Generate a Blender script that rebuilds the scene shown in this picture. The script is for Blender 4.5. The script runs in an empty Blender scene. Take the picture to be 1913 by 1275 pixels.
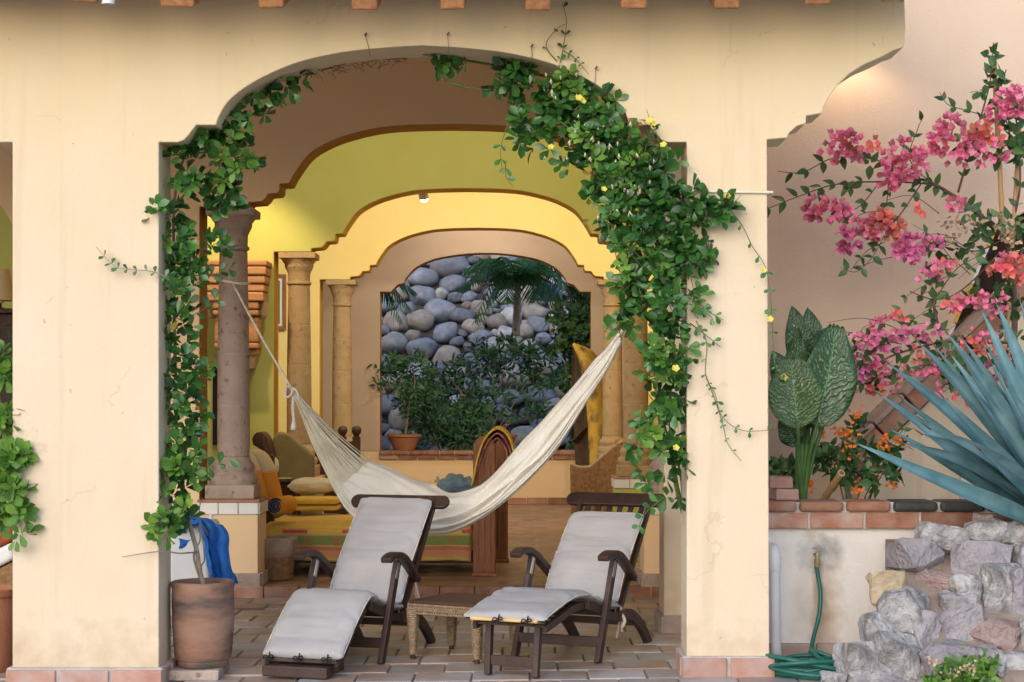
import bpy, bmesh, math, random
import numpy as np
from mathutils import Vector, Matrix, noise
R = random.Random(7)
rad = math.radians
sc = bpy.context.scene
COL = sc.collection
# ---------------- camera, sky, sun, exposure ----------------
H, F, CX, CY = 1.57, 3270.0, 972.0, 750.0        # eye height; focal length and vanishing point in photo pixels
cam_d = bpy.data.cameras.new('camera'); cam = bpy.data.objects.new('camera', cam_d); COL.objects.link(cam)
cam.location = (0, 0, H); cam.rotation_euler = (rad(90), 0, 0)
cam_d.sensor_width = 36; cam_d.lens = 36 * F / 1913
cam_d.shift_x = (956.5 - CX) / 1913; cam_d.shift_y = (CY - 637.5) / 1913
cam_d.clip_end = 3000; cam_d.clip_start = .1
sc.camera = cam
SUN_EL, SUN_AZ = 26, -20      # azimuth measured from straight behind the camera, negative = left
w = bpy.data.worlds.new('World'); sc.world = w; w.use_nodes = True
nt = w.node_tree; bg = nt.nodes['Background']
sky = nt.nodes.new('ShaderNodeTexSky'); sky.sky_type = 'NISHITA'; sky.sun_disc = False
sky.sun_elevation = rad(SUN_EL); sky.sun_rotation = rad(180 - SUN_AZ); sky.dust_density = 1.3; sky.ozone_density = 1.2
nt.links.new(sky.outputs[0], bg.inputs[0]); bg.inputs[1].default_value = .15
sd = bpy.data.lights.new('sun', 'SUN'); sd.energy = .55; sd.angle = rad(70); sd.color = (1, .95, .93)
sun = bpy.data.objects.new('sun', sd); COL.objects.link(sun)
sdir = Vector((math.sin(rad(SUN_AZ)) * math.cos(rad(SUN_EL)), -math.cos(rad(SUN_AZ)) * math.cos(rad(SUN_EL)), math.sin(rad(SUN_EL))))
sun.rotation_euler = sdir.to_track_quat('Z', 'Y').to_euler()
sc.view_settings.view_transform = 'Standard'; sc.view_settings.look = 'None'
sc.view_settings.exposure = .86; sc.view_settings.gamma = 1
sc.cycles.max_bounces = 8; sc.cycles.diffuse_bounces = 5
sc.cycles.use_denoising = True

# ---------------- helpers ----------------
def P(px, py, Y):
    "the point at depth Y seen at a place of the photograph"
    return Vector(((px - CX) * Y / F, Y, H - (py - CY) * Y / F))
def wm(o):
    m = o.matrix_basis.copy()
    while o.parent: o = o.parent; m = o.matrix_basis @ m
    return m
def thing(name, label, cat, loc=(0, 0, 0), rz=0, group=None):
    o = bpy.data.objects.new(name, None); COL.objects.link(o); o.empty_display_size = .1
    o.location = loc; o.rotation_euler = (0, 0, rz)
    return tag(o, label, cat, group, 'thing')
def tag(o, label=None, cat=None, group=None, kind=None):
    if label: o['label'] = label
    if cat: o['category'] = cat
    if group: o['group'] = group
    if kind: o['kind'] = kind
    return o
def link(name, me, m, parent=None, world=True, kind=None, label=None):
    if m is not None:
        me.materials.clear()
        for k in (m if isinstance(m, (list, tuple)) else [m]): me.materials.append(k)
    o = bpy.data.objects.new(name, me); COL.objects.link(o)
    if parent:
        o.parent = parent
        if world: me.transform(wm(parent).inverted())
    if kind: o['kind'] = kind
    if label: o['label'] = label
    return o
def inst(name, me, parent, M, world=True):
    o = bpy.data.objects.new(name, me); COL.objects.link(o); o.parent = parent
    o.matrix_basis = (wm(parent).inverted() @ M) if world else M
    return o
class MB:
    def __init__(s): s.v = []; s.f = []; s.uv = None
    def add(s, vs, fs):
        k = len(s.v); s.v += [tuple(v) for v in vs]; s.f += [tuple(i + k for i in f) for f in fs]; return s
    def box(s, lo, hi, M=None):
        x0, y0, z0 = lo; x1, y1, z1 = hi
        vs = [Vector(p) for p in ((x0,y0,z0),(x1,y0,z0),(x1,y1,z0),(x0,y1,z0),(x0,y0,z1),(x1,y0,z1),(x1,y1,z1),(x0,y1,z1))]
        if M is not None: vs = [M @ v for v in vs]
        return s.add(vs, [(3,2,1,0),(4,5,6,7),(0,1,5,4),(1,2,6,5),(2,3,7,6),(3,0,4,7)])
    def bar(s, a, b, w, h, up=(0, 0, 1), M=None):
        a, b = Vector(a), Vector(b); d = b - a; L = d.length; d.normalize()
        x = d.cross(Vector(up)); x = x.normalized() if x.length > 1e-5 else Vector((1, 0, 0)); z = x.cross(d)
        T = Matrix((x, d, z)).transposed().to_4x4(); T.translation = a
        if M is not None: T = M @ T
        return s.box((-w/2, 0, -h/2), (w/2, L, h/2), T)
    def tube(s, pts, r, n=8, caps=True, M=None):
        pts = [Vector(p) for p in pts]; m = len(pts); rr = r if isinstance(r, (list, tuple)) else [r] * m
        ref = Vector((0, 0, 1)); vs = []; prev = None
        for i, p in enumerate(pts):
            d = (pts[min(i+1, m-1)] - pts[max(i-1, 0)]).normalized()
            if prev is None:
                x = d.cross(ref); x = d.cross(Vector((1, 0, 0))) if x.length < 1e-3 else x
            else: x = prev - d * prev.dot(d)
            x.normalize(); prev = x; y = d.cross(x)
            for k in range(n):
                a = 2 * math.pi * k / n; q = p + (x * math.cos(a) + y * math.sin(a)) * rr[i]
                vs.append(M @ q if M is not None else q)
        fs = [(i*n+k, i*n+(k+1) % n, (i+1)*n+(k+1) % n, (i+1)*n+k) for i in range(m-1) for k in range(n)]
        if caps: fs += [tuple(range(n-1, -1, -1)), tuple((m-1)*n+k for k in range(n))]
        return s.add(vs, fs)
    def lathe(s, prof, c, n=32, wob=0):
        c = Vector(c); vs = []; m = len(prof)
        for r, z in prof:
            for k in range(n):
                a = 2*math.pi*k/n; q = r * (1 + wob * math.sin(3*a + z*7))
                vs.append(c + Vector((q*math.cos(a), q*math.sin(a), z)))
        fs = [(i*n+k, i*n+(k+1) % n, (i+1)*n+(k+1) % n, (i+1)*n+k) for i in range(m-1) for k in range(n)]
        fs += [tuple(range(n-1, -1, -1)), tuple((m-1)*n+k for k in range(n))]
        return s.add(vs, fs)
    def prism(s, poly, y0, y1, M=None):
        "poly in (x, z), counter-clockwise seen from -Y"
        n = len(poly); vs = [Vector((x, y0, z)) for x, z in poly] + [Vector((x, y1, z)) for x, z in poly]
        if M is not None: vs = [M @ v for v in vs]
        return s.add(vs, [tuple(range(n)), tuple(range(2*n-1, n-1, -1))] + [(i, n+i, n+(i+1) % n, (i+1) % n) for i in range(n)])
    def grid(s, fn, nu, nv, wrapv=False):
        vs = [fn(i / nu, j / nv) for i in range(nu+1) for j in range(nv + (0 if wrapv else 1))]
        m = nv if wrapv else nv + 1
        fs = [(i*m+j, i*m+(j+1) % m, (i+1)*m+(j+1) % m, (i+1)*m+j) for i in range(nu) for j in range(nv)]
        return s.add(vs, fs)
    def mesh(s, name='m', smooth=False, bevel=0, seg=2, ang=40):
        me = bpy.data.meshes.new(name); me.from_pydata(s.v, [], s.f); me.validate()
        bm = bmesh.new(); bm.from_mesh(me); bmesh.ops.recalc_face_normals(bm, faces=bm.faces)
        if bevel:
            es = [e for e in bm.edges if len(e.link_faces) == 2 and e.calc_face_angle(0) > rad(ang)]
            bmesh.ops.bevel(bm, geom=es, offset=bevel, segments=seg, affect='EDGES', clamp_overlap=True, profile=.5)
        bm.to_mesh(me); bm.free()
        if smooth:
            me.polygons.foreach_set('use_smooth', [True] * len(me.polygons))
            if smooth != 'all': me.set_sharp_from_angle(angle=rad(smooth if smooth > 1 else 40))
        return me
    def build(s, name, m, parent=None, world=True, smooth=False, bevel=0, seg=2, kind=None, label=None, ang=40):
        return link(name, s.mesh(name, smooth, bevel, seg, ang), m, parent, world, kind, label)
def crv(pts, n=8):
    "smooth curve through the points"
    pts = [Vector(p) for p in pts]; out = []
    for i in range(len(pts) - 1):
        p0, p1, p2, p3 = pts[max(i-1, 0)], pts[i], pts[i+1], pts[min(i+2, len(pts)-1)]
        for k in range(n):
            t = k / n
            out.append(.5 * ((2*p1) + (p2-p0)*t + (2*p0-5*p1+4*p2-p3)*t*t + (3*p1-p0-3*p2+p3)*t**3))
    out.append(pts[-1]); return out
def displace(o, amp, freq, seed=0, dirs=(1, 1, 1)):
    for v in o.data.vertices:
        n = noise.noise_vector(v.co * freq + Vector((seed, seed*2, 0)))
        v.co += Vector((n.x*dirs[0], n.y*dirs[1], n.z*dirs[2])) * amp

# ---------------- materials ----------------
def nodes(name):
    m = bpy.data.materials.new(name); m.use_nodes = True
    return m, m.node_tree, m.node_tree.nodes['Principled BSDF']
def mat(name, c1, c2=None, scale=4, rough=.8, bump=.0, bscale=40, stretch=(1, 1, 1), detail=6, spec=.3, fac=(.35, .65), rnd=0, c3=None, s3=1.2, f3=(.55, .75), metal=0, bdist=.01, tint=None, transl=0, wave=0, wear=0):
    "noise-mottled material with relief; rnd varies each object's brightness, tint reads a per-leaf value"
    m, nt, b = nodes(name); N, L = nt.nodes, nt.links
    tc = N.new('ShaderNodeTexCoord'); mp = N.new('ShaderNodeMapping'); mp.inputs['Scale'].default_value = stretch
    L.new(tc.outputs['Object'], mp.inputs[0]); vec = mp.outputs[0]
    if rnd:
        oi = N.new('ShaderNodeObjectInfo'); vm = N.new('ShaderNodeVectorMath'); vm.operation = 'MULTIPLY_ADD'
        L.new(oi.outputs['Random'], vm.inputs[0]); vm.inputs[1].default_value = (37, 53, 71); L.new(vec, vm.inputs[2]); vec = vm.outputs[0]
    c2 = c2 or c1
    nz = N.new('ShaderNodeTexNoise'); nz.inputs['Scale'].default_value = scale; nz.inputs['Detail'].default_value = detail; nz.inputs['Roughness'].default_value = .6
    L.new(vec, nz.inputs[0])
    rp = N.new('ShaderNodeMapRange'); rp.inputs[1].default_value, rp.inputs[2].default_value = fac; L.new(nz.outputs[0], rp.inputs[0])
    mx = N.new('ShaderNodeMix'); mx.data_type = 'RGBA'; L.new(rp.outputs[0], mx.inputs[0])
    mx.inputs[6].default_value = (*c1, 1); mx.inputs[7].default_value = (*c2, 1); col = mx.outputs[2]
    if c3:
        n3 = N.new('ShaderNodeTexNoise'); n3.inputs['Scale'].default_value = s3; n3.inputs['Detail'].default_value = 8; L.new(vec, n3.inputs[0])
        r3 = N.new('ShaderNodeMapRange'); r3.inputs[1].default_value, r3.inputs[2].default_value = f3; L.new(n3.outputs[0], r3.inputs[0])
        m3 = N.new('ShaderNodeMix'); m3.data_type = 'RGBA'; L.new(r3.outputs[0], m3.inputs[0]); L.new(col, m3.inputs[6]); m3.inputs[7].default_value = (*c3, 1); col = m3.outputs[2]
    if rnd or tint:
        hs = N.new('ShaderNodeHueSaturation'); L.new(col, hs.inputs['Color'])
        mr = N.new('ShaderNodeMapRange')
        if tint:
            at = N.new('ShaderNodeAttribute'); at.attribute_name = 'tint'; L.new(at.outputs['Fac'], mr.inputs[0]); mr.inputs[3].default_value, mr.inputs[4].default_value = tint
        else:
            L.new(oi.outputs['Random'], mr.inputs[0]); mr.inputs[3].default_value, mr.inputs[4].default_value = 1-rnd, 1+rnd
        L.new(mr.outputs[0], hs.inputs['Value']); col = hs.outputs[0]
        if tint:
            m2 = N.new('ShaderNodeMapRange'); L.new(at.outputs['Fac'], m2.inputs[0]); m2.inputs[3].default_value, m2.inputs[4].default_value = .515, .48; L.new(m2.outputs[0], hs.inputs['Hue'])
    if wear:      # hairline cracks, small knocks, drips and splashed dirt of a weathered wall
        ge = N.new('ShaderNodeNewGeometry'); sp = N.new('ShaderNodeSeparateXYZ'); L.new(ge.outputs['Position'], sp.inputs[0])
        def layer(sock, lo, hi, c, k, col):
            r_ = N.new('ShaderNodeMapRange'); L.new(sock, r_.inputs[0]); r_.inputs[1].default_value = lo; r_.inputs[2].default_value = hi; r_.inputs[3].default_value = 0; r_.inputs[4].default_value = k
            m_ = N.new('ShaderNodeMix'); m_.data_type = 'RGBA'; L.new(r_.outputs[0], m_.inputs[0]); L.new(col, m_.inputs[6]); m_.inputs[7].default_value = (*c, 1); return m_.outputs[2]
        n1 = N.new('ShaderNodeTexNoise'); n1.inputs['Scale'].default_value = 2.3; n1.inputs['Detail'].default_value = 9; L.new(ge.outputs['Position'], n1.inputs[0])
        n2 = N.new('ShaderNodeTexNoise'); n2.inputs['Scale'].default_value = 9; n2.inputs['Detail'].default_value = 8; L.new(ge.outputs['Position'], n2.inputs[0])
        mpd = N.new('ShaderNodeMapping'); mpd.inputs['Scale'].default_value = (9, 9, .55); L.new(ge.outputs['Position'], mpd.inputs[0])
        n3 = N.new('ShaderNodeTexNoise'); n3.inputs['Scale'].default_value = 1; n3.inputs['Detail'].default_value = 6; L.new(mpd.outputs[0], n3.inputs[0])
        if wear > .5:     # yellower coat of paint on the upper wall than on the pillars
            zp = N.new('ShaderNodeMath'); zp.operation = 'MULTIPLY_ADD'; L.new(n1.outputs[0], zp.inputs[0]); zp.inputs[1].default_value = 1.6; L.new(sp.outputs[2], zp.inputs[2])
            col = layer(zp.outputs[0], 3.1, 4.4, (.70, .56, .335), .85, col)
        col = layer(n3.outputs[0], .56, .80, (.52, .40, .27), wear*.55, col)
        v_ = N.new('ShaderNodeTexVoronoi'); v_.feature = 'DISTANCE_TO_EDGE'; v_.inputs['Scale'].default_value = .9
        wv = N.new('ShaderNodeVectorMath'); wv.operation = 'MULTIPLY_ADD'; L.new(n2.outputs['Color'], wv.inputs[0]); wv.inputs[1].default_value = (.16, .16, .16); L.new(ge.outputs['Position'], wv.inputs[2]); L.new(wv.outputs[0], v_.inputs[0])
        inv = N.new('ShaderNodeMath'); inv.operation = 'MULTIPLY_ADD'; L.new(v_.outputs['Distance'], inv.inputs[0]); inv.inputs[1].default_value = -1; L.new(n1.outputs[0], inv.inputs[2])
        cm = N.new('ShaderNodeMath'); cm.operation = 'LESS_THAN'; L.new(v_.outputs['Distance'], cm.inputs[0]); cm.inputs[1].default_value = .0045
        cm2 = N.new('ShaderNodeMath'); cm2.operation = 'GREATER_THAN'; L.new(n1.outputs[0], cm2.inputs[0]); cm2.inputs[1].default_value = .56
        cc_ = N.new('ShaderNodeMath'); cc_.operation = 'MULTIPLY'; L.new(cm.outputs[0], cc_.inputs[0]); L.new(cm2.outputs[0], cc_.inputs[1])
        col = layer(cc_.outputs[0], 0, 1, (.42, .31, .20), wear*.28, col)
        vs_ = N.new('ShaderNodeTexVoronoi'); vs_.inputs['Scale'].default_value = 5; L.new(wv.outputs[0], vs_.inputs[0])
        kn_ = N.new('ShaderNodeMath'); kn_.operation = 'MULTIPLY'; kn_.inputs[1].default_value = -1; L.new(vs_.outputs['Distance'], kn_.inputs[0])
        col = layer(kn_.outputs[0], -.055, -.03, (.38, .28, .19), wear*.7, col)
        zz = N.new('ShaderNodeMath'); zz.operation = 'MULTIPLY_ADD'; L.new(sp.outputs[2], zz.inputs[0]); zz.inputs[1].default_value = -1.1; L.new(n2.outputs[0], zz.inputs[2])
        col = layer(zz.outputs[0], .12, .55, (.50, .38, .25), wear*.8, col)
    L.new(col, b.inputs['Base Color']); b.inputs['Roughness'].default_value = rough; b.inputs['Specular IOR Level'].default_value = spec; b.inputs['Metallic'].default_value = metal
    if bump:
        nb = N.new('ShaderNodeTexNoise'); nb.inputs['Scale'].default_value = bscale; nb.inputs['Detail'].default_value = 5; L.new(vec, nb.inputs[0])
        bp = N.new('ShaderNodeBump'); bp.inputs['Strength'].default_value = bump; bp.inputs['Distance'].default_value = bdist
        ht = nb.outputs[0]
        if wave:
            nw = N.new('ShaderNodeTexNoise'); nw.inputs['Scale'].default_value = 4.5; nw.inputs['Detail'].default_value = 3; L.new(vec, nw.inputs[0])
            ma = N.new('ShaderNodeMath'); ma.operation = 'MULTIPLY_ADD'; L.new(nw.outputs[0], ma.inputs[0]); ma.inputs[1].default_value = wave; L.new(ht, ma.inputs[2]); ht = ma.outputs[0]
        L.new(ht, bp.inputs['Height']); L.new(bp.outputs[0], b.inputs['Normal'])
    if transl:
        tb = N.new('ShaderNodeBsdfTranslucent'); L.new(col, tb.inputs[0]); ms = N.new('ShaderNodeMixShader'); ms.inputs[0].default_value = transl
        out = N['Material Output']; L.new(b.outputs[0], ms.inputs[1]); L.new(tb.outputs[0], ms.inputs[2]); L.new(ms.outputs[0], out.inputs[0])
    return m
M = {}
M['facade'] = mat('facade_plaster', (.69, .56, .40), (.72, .61, .475), .9, .9, .6, 45, stretch=(1, 1, .7), c3=(.66, .51, .335), s3=.8, f3=(.48, .82), bdist=.006, fac=(.34, .66), detail=9, wave=2.2, wear=.8)
M['terrace'] = mat('peach_plaster', (.84, .605, .36), (.86, .64, .40), 1.3, .9, .5, 55, bdist=.004)
M['lime'] = mat('lime_plaster', (.46, .46, .12), (.50, .50, .16), 1.2, .9, .3, 60, bdist=.003)
M['yellow'] = mat('yellow_plaster', (.74, .58, .22), (.76, .62, .27), 1.2, .9, .3, 60, bdist=.003)
M['trim'] = mat('ochre_trim', (.42, .20, .04), (.46, .24, .06), 3, .85, .2, 50, bdist=.003)
M['trim2'] = mat('bright_ochre_trim', (.58, .33, .04), (.62, .37, .06), 3, .85, .2, 50, bdist=.003)
M['back'] = mat('mauve_plaster', (.53, .41, .315), (.58, .455, .35), 1.5, .9, .6, 45, bdist=.005)
M['tan'] = mat('tan_plaster', (.64, .49, .375), (.68, .53, .41), .8, .9, .6, 55, bdist=.005, wave=2, wear=.35)
M['white_wall'] = mat('whitewash_plaster', (.70, .66, .62), (.76, .73, .70), 2.5, .9, .6, 50, bdist=.005, c3=(.52, .45, .38), s3=1.6, f3=(.58, .85))
M['ceil'] = mat('ceiling_plaster', (.72, .6, .38), (.75, .64, .42), 1, .9)
M['brick'] = mat('terracotta_brick', (.31, .135, .085), (.42, .225, .155), 7, .85, .5, 60, rnd=.28, c3=(.42, .33, .29), s3=5, f3=(.5, .75), bdist=.006)
M['pinkbrick'] = mat('pink_brick', (.36, .19, .145), (.45, .28, .235), 7, .85, .5, 60, rnd=.15, c3=(.4, .34, .33), s3=4, f3=(.5, .75), bdist=.006)
M['grout'] = mat('dark_grout', (.21, .16, .13), (.30, .24, .20), 9, .95, .6, 80)
M['mortar'] = mat('mortar', (.40, .36, .33), (.5, .46, .43), 9, .95, .6, 80)
M['cantera'] = mat('cantera_stone', (.37, .285, .25), (.45, .355, .315), 5, .9, .7, 45, c3=(.17, .115, .09), s3=16, f3=(.60, .72), bdist=.012)
M['cantera_y'] = mat('cantera_stone_warm', (.36, .25, .13), (.43, .31, .18), 5, .9, .7, 45, c3=(.24, .16, .08), s3=16, f3=(.60, .72), bdist=.012)
M['cap'] = mat('cap_stone', (.34, .26, .22), (.46, .37, .32), 6, .9, .6, 60, c3=(.2, .14, .12), s3=18, f3=(.6, .7))
M['whitetile'] = mat('white_tile', (.74, .75, .73), (.78, .79, .77), 6, .25, rnd=.04, spec=.5)
M['darkwood'] = mat('dark_wood', (.032, .017, .015), (.055, .028, .022), 6, .5, .25, 30, stretch=(1, 1, 1), rnd=.15, spec=.4, c3=(.09, .05, .035), s3=9, f3=(.58, .8))
M['redwood'] = mat('red_wood', (.20, .075, .035), (.30, .13, .06), 14, .55, .3, 30, stretch=(6, 6, .5), spec=.4)
M['brownwood'] = mat('brown_wood', (.05, .022, .012), (.085, .038, .02), 9, .5, .2, 30, stretch=(4, 4, .6))
M['rafter'] = mat('rafter_wood', (.26, .11, .045), (.38, .18, .075), 10, .8, .4, 40, stretch=(3, .6, 3), rnd=.12)
M['canvas'] = mat('canvas_cushion', (.36, .35, .36), (.415, .405, .41), 3, .9, .35, 8, bdist=.02, c3=(.35, .31, .28), s3=2.2, f3=(.55, .85))
M['tape'] = mat('cotton_tape', (.62, .54, .46), None, 5, .9)
M['blacktie'] = mat('black_tie', (.015, .015, .02), None, 5, .8)
M['foam'] = mat('yellow_foam', (.75, .48, .22), None, 8, .9)
M['steel'] = mat('bare_metal', (.35, .33, .29), (.5, .47, .42), 8, .35, metal=.9)
M['clay'] = mat('clay_pot', (.25, .135, .095), (.32, .195, .145), 4, .75, .4, 50, stretch=(.7, .7, 2.4), c3=(.075, .06, .055), s3=2.6, f3=(.47, .62))
M['clay2'] = mat('red_clay_pot', (.34, .13, .07), (.42, .19, .11), 3, .75, .3, 50)
M['soil'] = mat('soil', (.05, .032, .02), (.09, .06, .04), 14, 1, .8, 40, bdist=.02)
M['white_pvc'] = mat('white_pipe', (.66, .68, .70), (.74, .75, .76), 5, .45, c3=(.4, .38, .36), s3=4, f3=(.62, .8))
M['hose'] = mat('green_hose', (.008, .095, .075), (.013, .125, .10), 5, .4, spec=.5)
M['brass'] = mat('old_brass', (.30, .22, .11), (.42, .36, .25), 14, .55, metal=.6)
M['cotton'] = mat('white_cotton', (.74, .70, .62), (.80, .77, .70), 6, .95, .3, 90, stretch=(1, 1, 1), bdist=.006)
M['string'] = mat('cotton_string', (.62, .57, .44), (.74, .69, .56), 9, .95)
M['wicker'] = mat('wicker', (.20, .10, .045), (.30, .17, .08), 25, .7, .8, 70, spec=.3)
M['rattan'] = mat('woven_rush', (.22, .15, .09), (.36, .26, .17), 30, .75, .8, 70)
M['bark'] = mat('pale_bark', (.24, .19, .15), (.34, .28, .23), 14, .9, .5, 50)
M['darkbark'] = mat('dark_twig', (.10, .06, .045), (.16, .10, .075), 14, .9)
M['stem'] = mat('green_stem', (.10, .17, .035), (.13, .12, .05), 6, .7)
M['leaf'] = mat('vine_leaf', (.032, .115, .020), (.05, .155, .030), 18, .28, tint=(.35, 1.9), transl=.16, spec=.6)
M['leafy'] = mat('young_leaf', (.10, .24, .035), (.14, .28, .05), 18, .4, tint=(.6, 1.5), transl=.25, spec=.4)
M['leafd'] = mat('dark_leaf', (.03, .085, .024), (.05, .12, .034), 14, .4, tint=(.5, 1.6), transl=.12, spec=.4)
M['leafb'] = mat('bluish_leaf', (.03, .092, .042), (.055, .14, .062), 14, .45, tint=(.5, 1.7), transl=.12)
M['palm'] = mat('palm_leaflet', (.06, .17, .05), (.10, .22, .07), 14, .4, transl=.4)
M['dry'] = mat('dry_bract', (.42, .31, .19), (.5, .38, .26), 14, .9, tint=(.6, 1.3))
M['pink'] = mat('pink_bract', (.80, .20, .34), (.86, .36, .50), 9, .6, tint=(.65, 1.3), transl=.35)
M['coral'] = mat('coral_bract', (.82, .22, .20), (.84, .34, .26), 9, .6, tint=(.7, 1.3), transl=.35)
M['magenta'] = mat('magenta_bract', (.72, .19, .38), (.82, .34, .54), 9, .6, tint=(.65, 1.3), transl=.35)
M['orange'] = mat('orange_petal', (.75, .20, .03), (.78, .28, .06), 9, .6, tint=(.8, 1.3), transl=.3)
M['yflower'] = mat('yellow_petal', (.80, .68, .08), (.82, .74, .2), 9, .6, tint=(.9, 1.2), transl=.3)
M['cream'] = mat('cream_petal', (.72, .66, .42), (.74, .70, .52), 9, .7, tint=(.8, 1.2), transl=.2)
M['agave'] = mat('agave_skin', (.055, .14, .165), (.10, .20, .22), 3.5, .55, .1, 30, c3=(.16, .28, .31), s3=5, f3=(.45, .75), spec=.3, rnd=.28)
M['bamboo'] = mat('bamboo', (.42, .24, .10), (.5, .32, .16), 6, .5, stretch=(4, 4, .6))
M['rockm'] = mat('rubble_stone', (.25, .24, .255), (.50, .485, .485), 11, .95, 1.0, 34, c3=(.17, .145, .13), s3=6, f3=(.5, .68), rnd=.12, bdist=.03)
M['rockp'] = mat('pink_stone', (.30, .205, .19), (.42, .32, .29), 11, .95, 1.0, 34, c3=(.32, .26, .26), s3=3, f3=(.5, .75), rnd=.1, bdist=.03)
M['rockl'] = mat('lilac_stone', (.26, .235, .26), (.37, .34, .36), 10, .95, 1.0, 34, c3=(.45, .42, .41), s3=3, f3=(.55, .8), rnd=.08, bdist=.03)
M['rocko'] = mat('ochre_stone', (.36, .27, .16), (.48, .39, .27), 6, .95, .8, 14, c3=(.35, .3, .25), s3=3, f3=(.55, .75), bdist=.03)
for k_, (c1_, c2_, c3_) in enumerate((((.15, .165, .205), (.25, .255, .285), (.19, .165, .165)), ((.28, .235, .195), (.38, .33, .285), (.22, .19, .19)), ((.34, .335, .34), (.46, .45, .44), (.30, .25, .22)))):
    M['boulder%d' % k_] = mat('river_boulder', c1_, c2_, 2.2, .8, .35, 22, c3=c3_, s3=.9, f3=(.5, .7), rnd=.3, bdist=.02)
M['bconc'] = mat('hill_earth', (.06, .05, .05), (.10, .085, .08), 4, 1, .8, 10, bdist=.05)
M['olive'] = mat('olive_cloth', (.20, .16, .07), (.25, .20, .09), 6, .9, .3, 60)
M['ycloth'] = mat('yellow_cloth', (.72, .44, .06), (.78, .52, .10), 5, .95, .4, 30, bdist=.01)
M['ocloth'] = mat('orange_cloth', (.66, .26, .03), (.70, .32, .05), 5, .95, .4, 30, bdist=.01)
M['pillow'] = mat('cream_pillow', (.66, .52, .32), (.72, .60, .40), 5, .95, .4, 14, bdist=.02)
M['denim'] = mat('blue_denim', (.10, .16, .22), (.17, .25, .32), 9, .95, .5, 30, bdist=.01)
M['bluetowel'] = mat('blue_towel', (.02, .13, .48), (.04, .20, .60), 9, 1, .9, 120, bdist=.008, c3=(.012, .06, .22), s3=5, f3=(.6, .75))
M['navy'] = mat('navy_towel', (.03, .035, .11), (.10, .06, .10), 22, 1, .6, 90)
M['whitecloth'] = mat('white_cloth', (.72, .73, .74), (.77, .78, .78), 4, .9, .3, 10, bdist=.02)
M['black'] = mat('black_plastic', (.015, .015, .016), None, 3, .4)
M['ceramic'] = mat('cream_ceramic', (.62, .52, .34), (.68, .6, .42), 30, .4, .6, 120, bdist=.01)
M['kilim'] = None
def stained_wall():
    "whitewash with the tap's rust streak and dark splash"
    m = mat('stained_whitewash', (.66, .62, .58), (.73, .70, .67), 2.5, .9, .7, 50, bdist=.006, c3=(.46, .40, .35), s3=2.2, f3=(.55, .8)); nt = m.node_tree; N, L = nt.nodes, nt.links; b = N['Principled BSDF']
    base = b.inputs['Base Color'].links[0].from_socket; t0 = P(1524, 1050, 10.84)
    ge = N.new('ShaderNodeNewGeometry'); nz = N.new('ShaderNodeTexNoise'); nz.inputs['Scale'].default_value = 14; nz.inputs['Detail'].default_value = 8; L.new(ge.outputs['Position'], nz.inputs[0])
    col = base
    for (cx, cz, sx, sz, c, k) in ((t0.x+.075, t0.z-.30, 13, 2.4, (.36, .24, .11), 1.25), (t0.x+.01, t0.z-.3, 26, 2.2, (.42, .33, .22), 1.1), (t0.x+.02, t0.z+.06, 7, 9, (.15, .19, .24), 1.15), (t0.x-.01, t0.z+.17, 14, 14, (.45, .36, .22), 1.0)):
        mp = N.new('ShaderNodeMapping'); mp.vector_type = 'POINT'; mp.inputs['Location'].default_value = (-cx*sx, 0, -cz*sz); mp.inputs['Scale'].default_value = (sx, 0, sz); L.new(ge.outputs['Position'], mp.inputs[0])
        ln = N.new('ShaderNodeVectorMath'); ln.operation = 'LENGTH'; L.new(mp.outputs[0], ln.inputs[0])
        ad = N.new('ShaderNodeMath'); ad.operation = 'MULTIPLY_ADD'; L.new(nz.outputs[0], ad.inputs[0]); ad.inputs[1].default_value = 1.9; L.new(ln.outputs['Value'], ad.inputs[2])
        mr = N.new('ShaderNodeMapRange'); L.new(ad.outputs[0], mr.inputs[0]); mr.inputs[1].default_value = .75; mr.inputs[2].default_value = 1.9*k; mr.inputs[3].default_value = .8; mr.inputs[4].default_value = 0
        mx = N.new('ShaderNodeMix'); mx.data_type = 'RGBA'; L.new(mr.outputs[0], mx.inputs[0]); L.new(col, mx.inputs[6]); mx.inputs[7].default_value = (*c, 1); col = mx.outputs[2]
    L.new(col, b.inputs['Base Color']); return m
M['stained'] = stained_wall()
# ---------------- ground and floors ----------------
def zf(x, y):
    "patio surface: falls a little to the left and towards the garden"
    return .018 * (max(min(x, 1), -4) - 1) * max(0, min(1, (14.1 - y) / 4.1))
mb = MB().box((-400, -300, -.6), (400, 700, -.16)); tag(mb.build('ground', mat('pale_bounce_ground', (.50, .46, .41), (.56, .52, .47), .8, .95)), kind='structure')  # unseen ground out in front, made pale to bounce light indoors
patio = MB().box((-9, 4, -.15), (2.75, 14.1, -.10)).build('patio_floor', M['grout'])
tag(patio, kind='structure')
g = MB().grid(lambda u, v: (-9 + 11.75*u, 4 + 10.1*v, zf(-9 + 11.75*u, 4 + 10.1*v) - .012), 60, 40)
g.build('grout', M['grout'], patio)
M['tile'] = mat('terracotta_tile', (.30, .20, .15), (.40, .29, .23), 4, .42, .5, 18, rnd=.2, c3=(.38, .365, .365), s3=3.5, f3=(.39, .6), spec=.5, bdist=.006)
TS = .335; tm = [MB().box((-TS/2+.005, -TS/2+.005, -.02), (TS/2-.005, TS/2-.005, 0)).mesh('tile', bevel=.006, seg=1) for i in range(1)][0]
tm.materials.append(M['tile'])
n = 0
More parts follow.
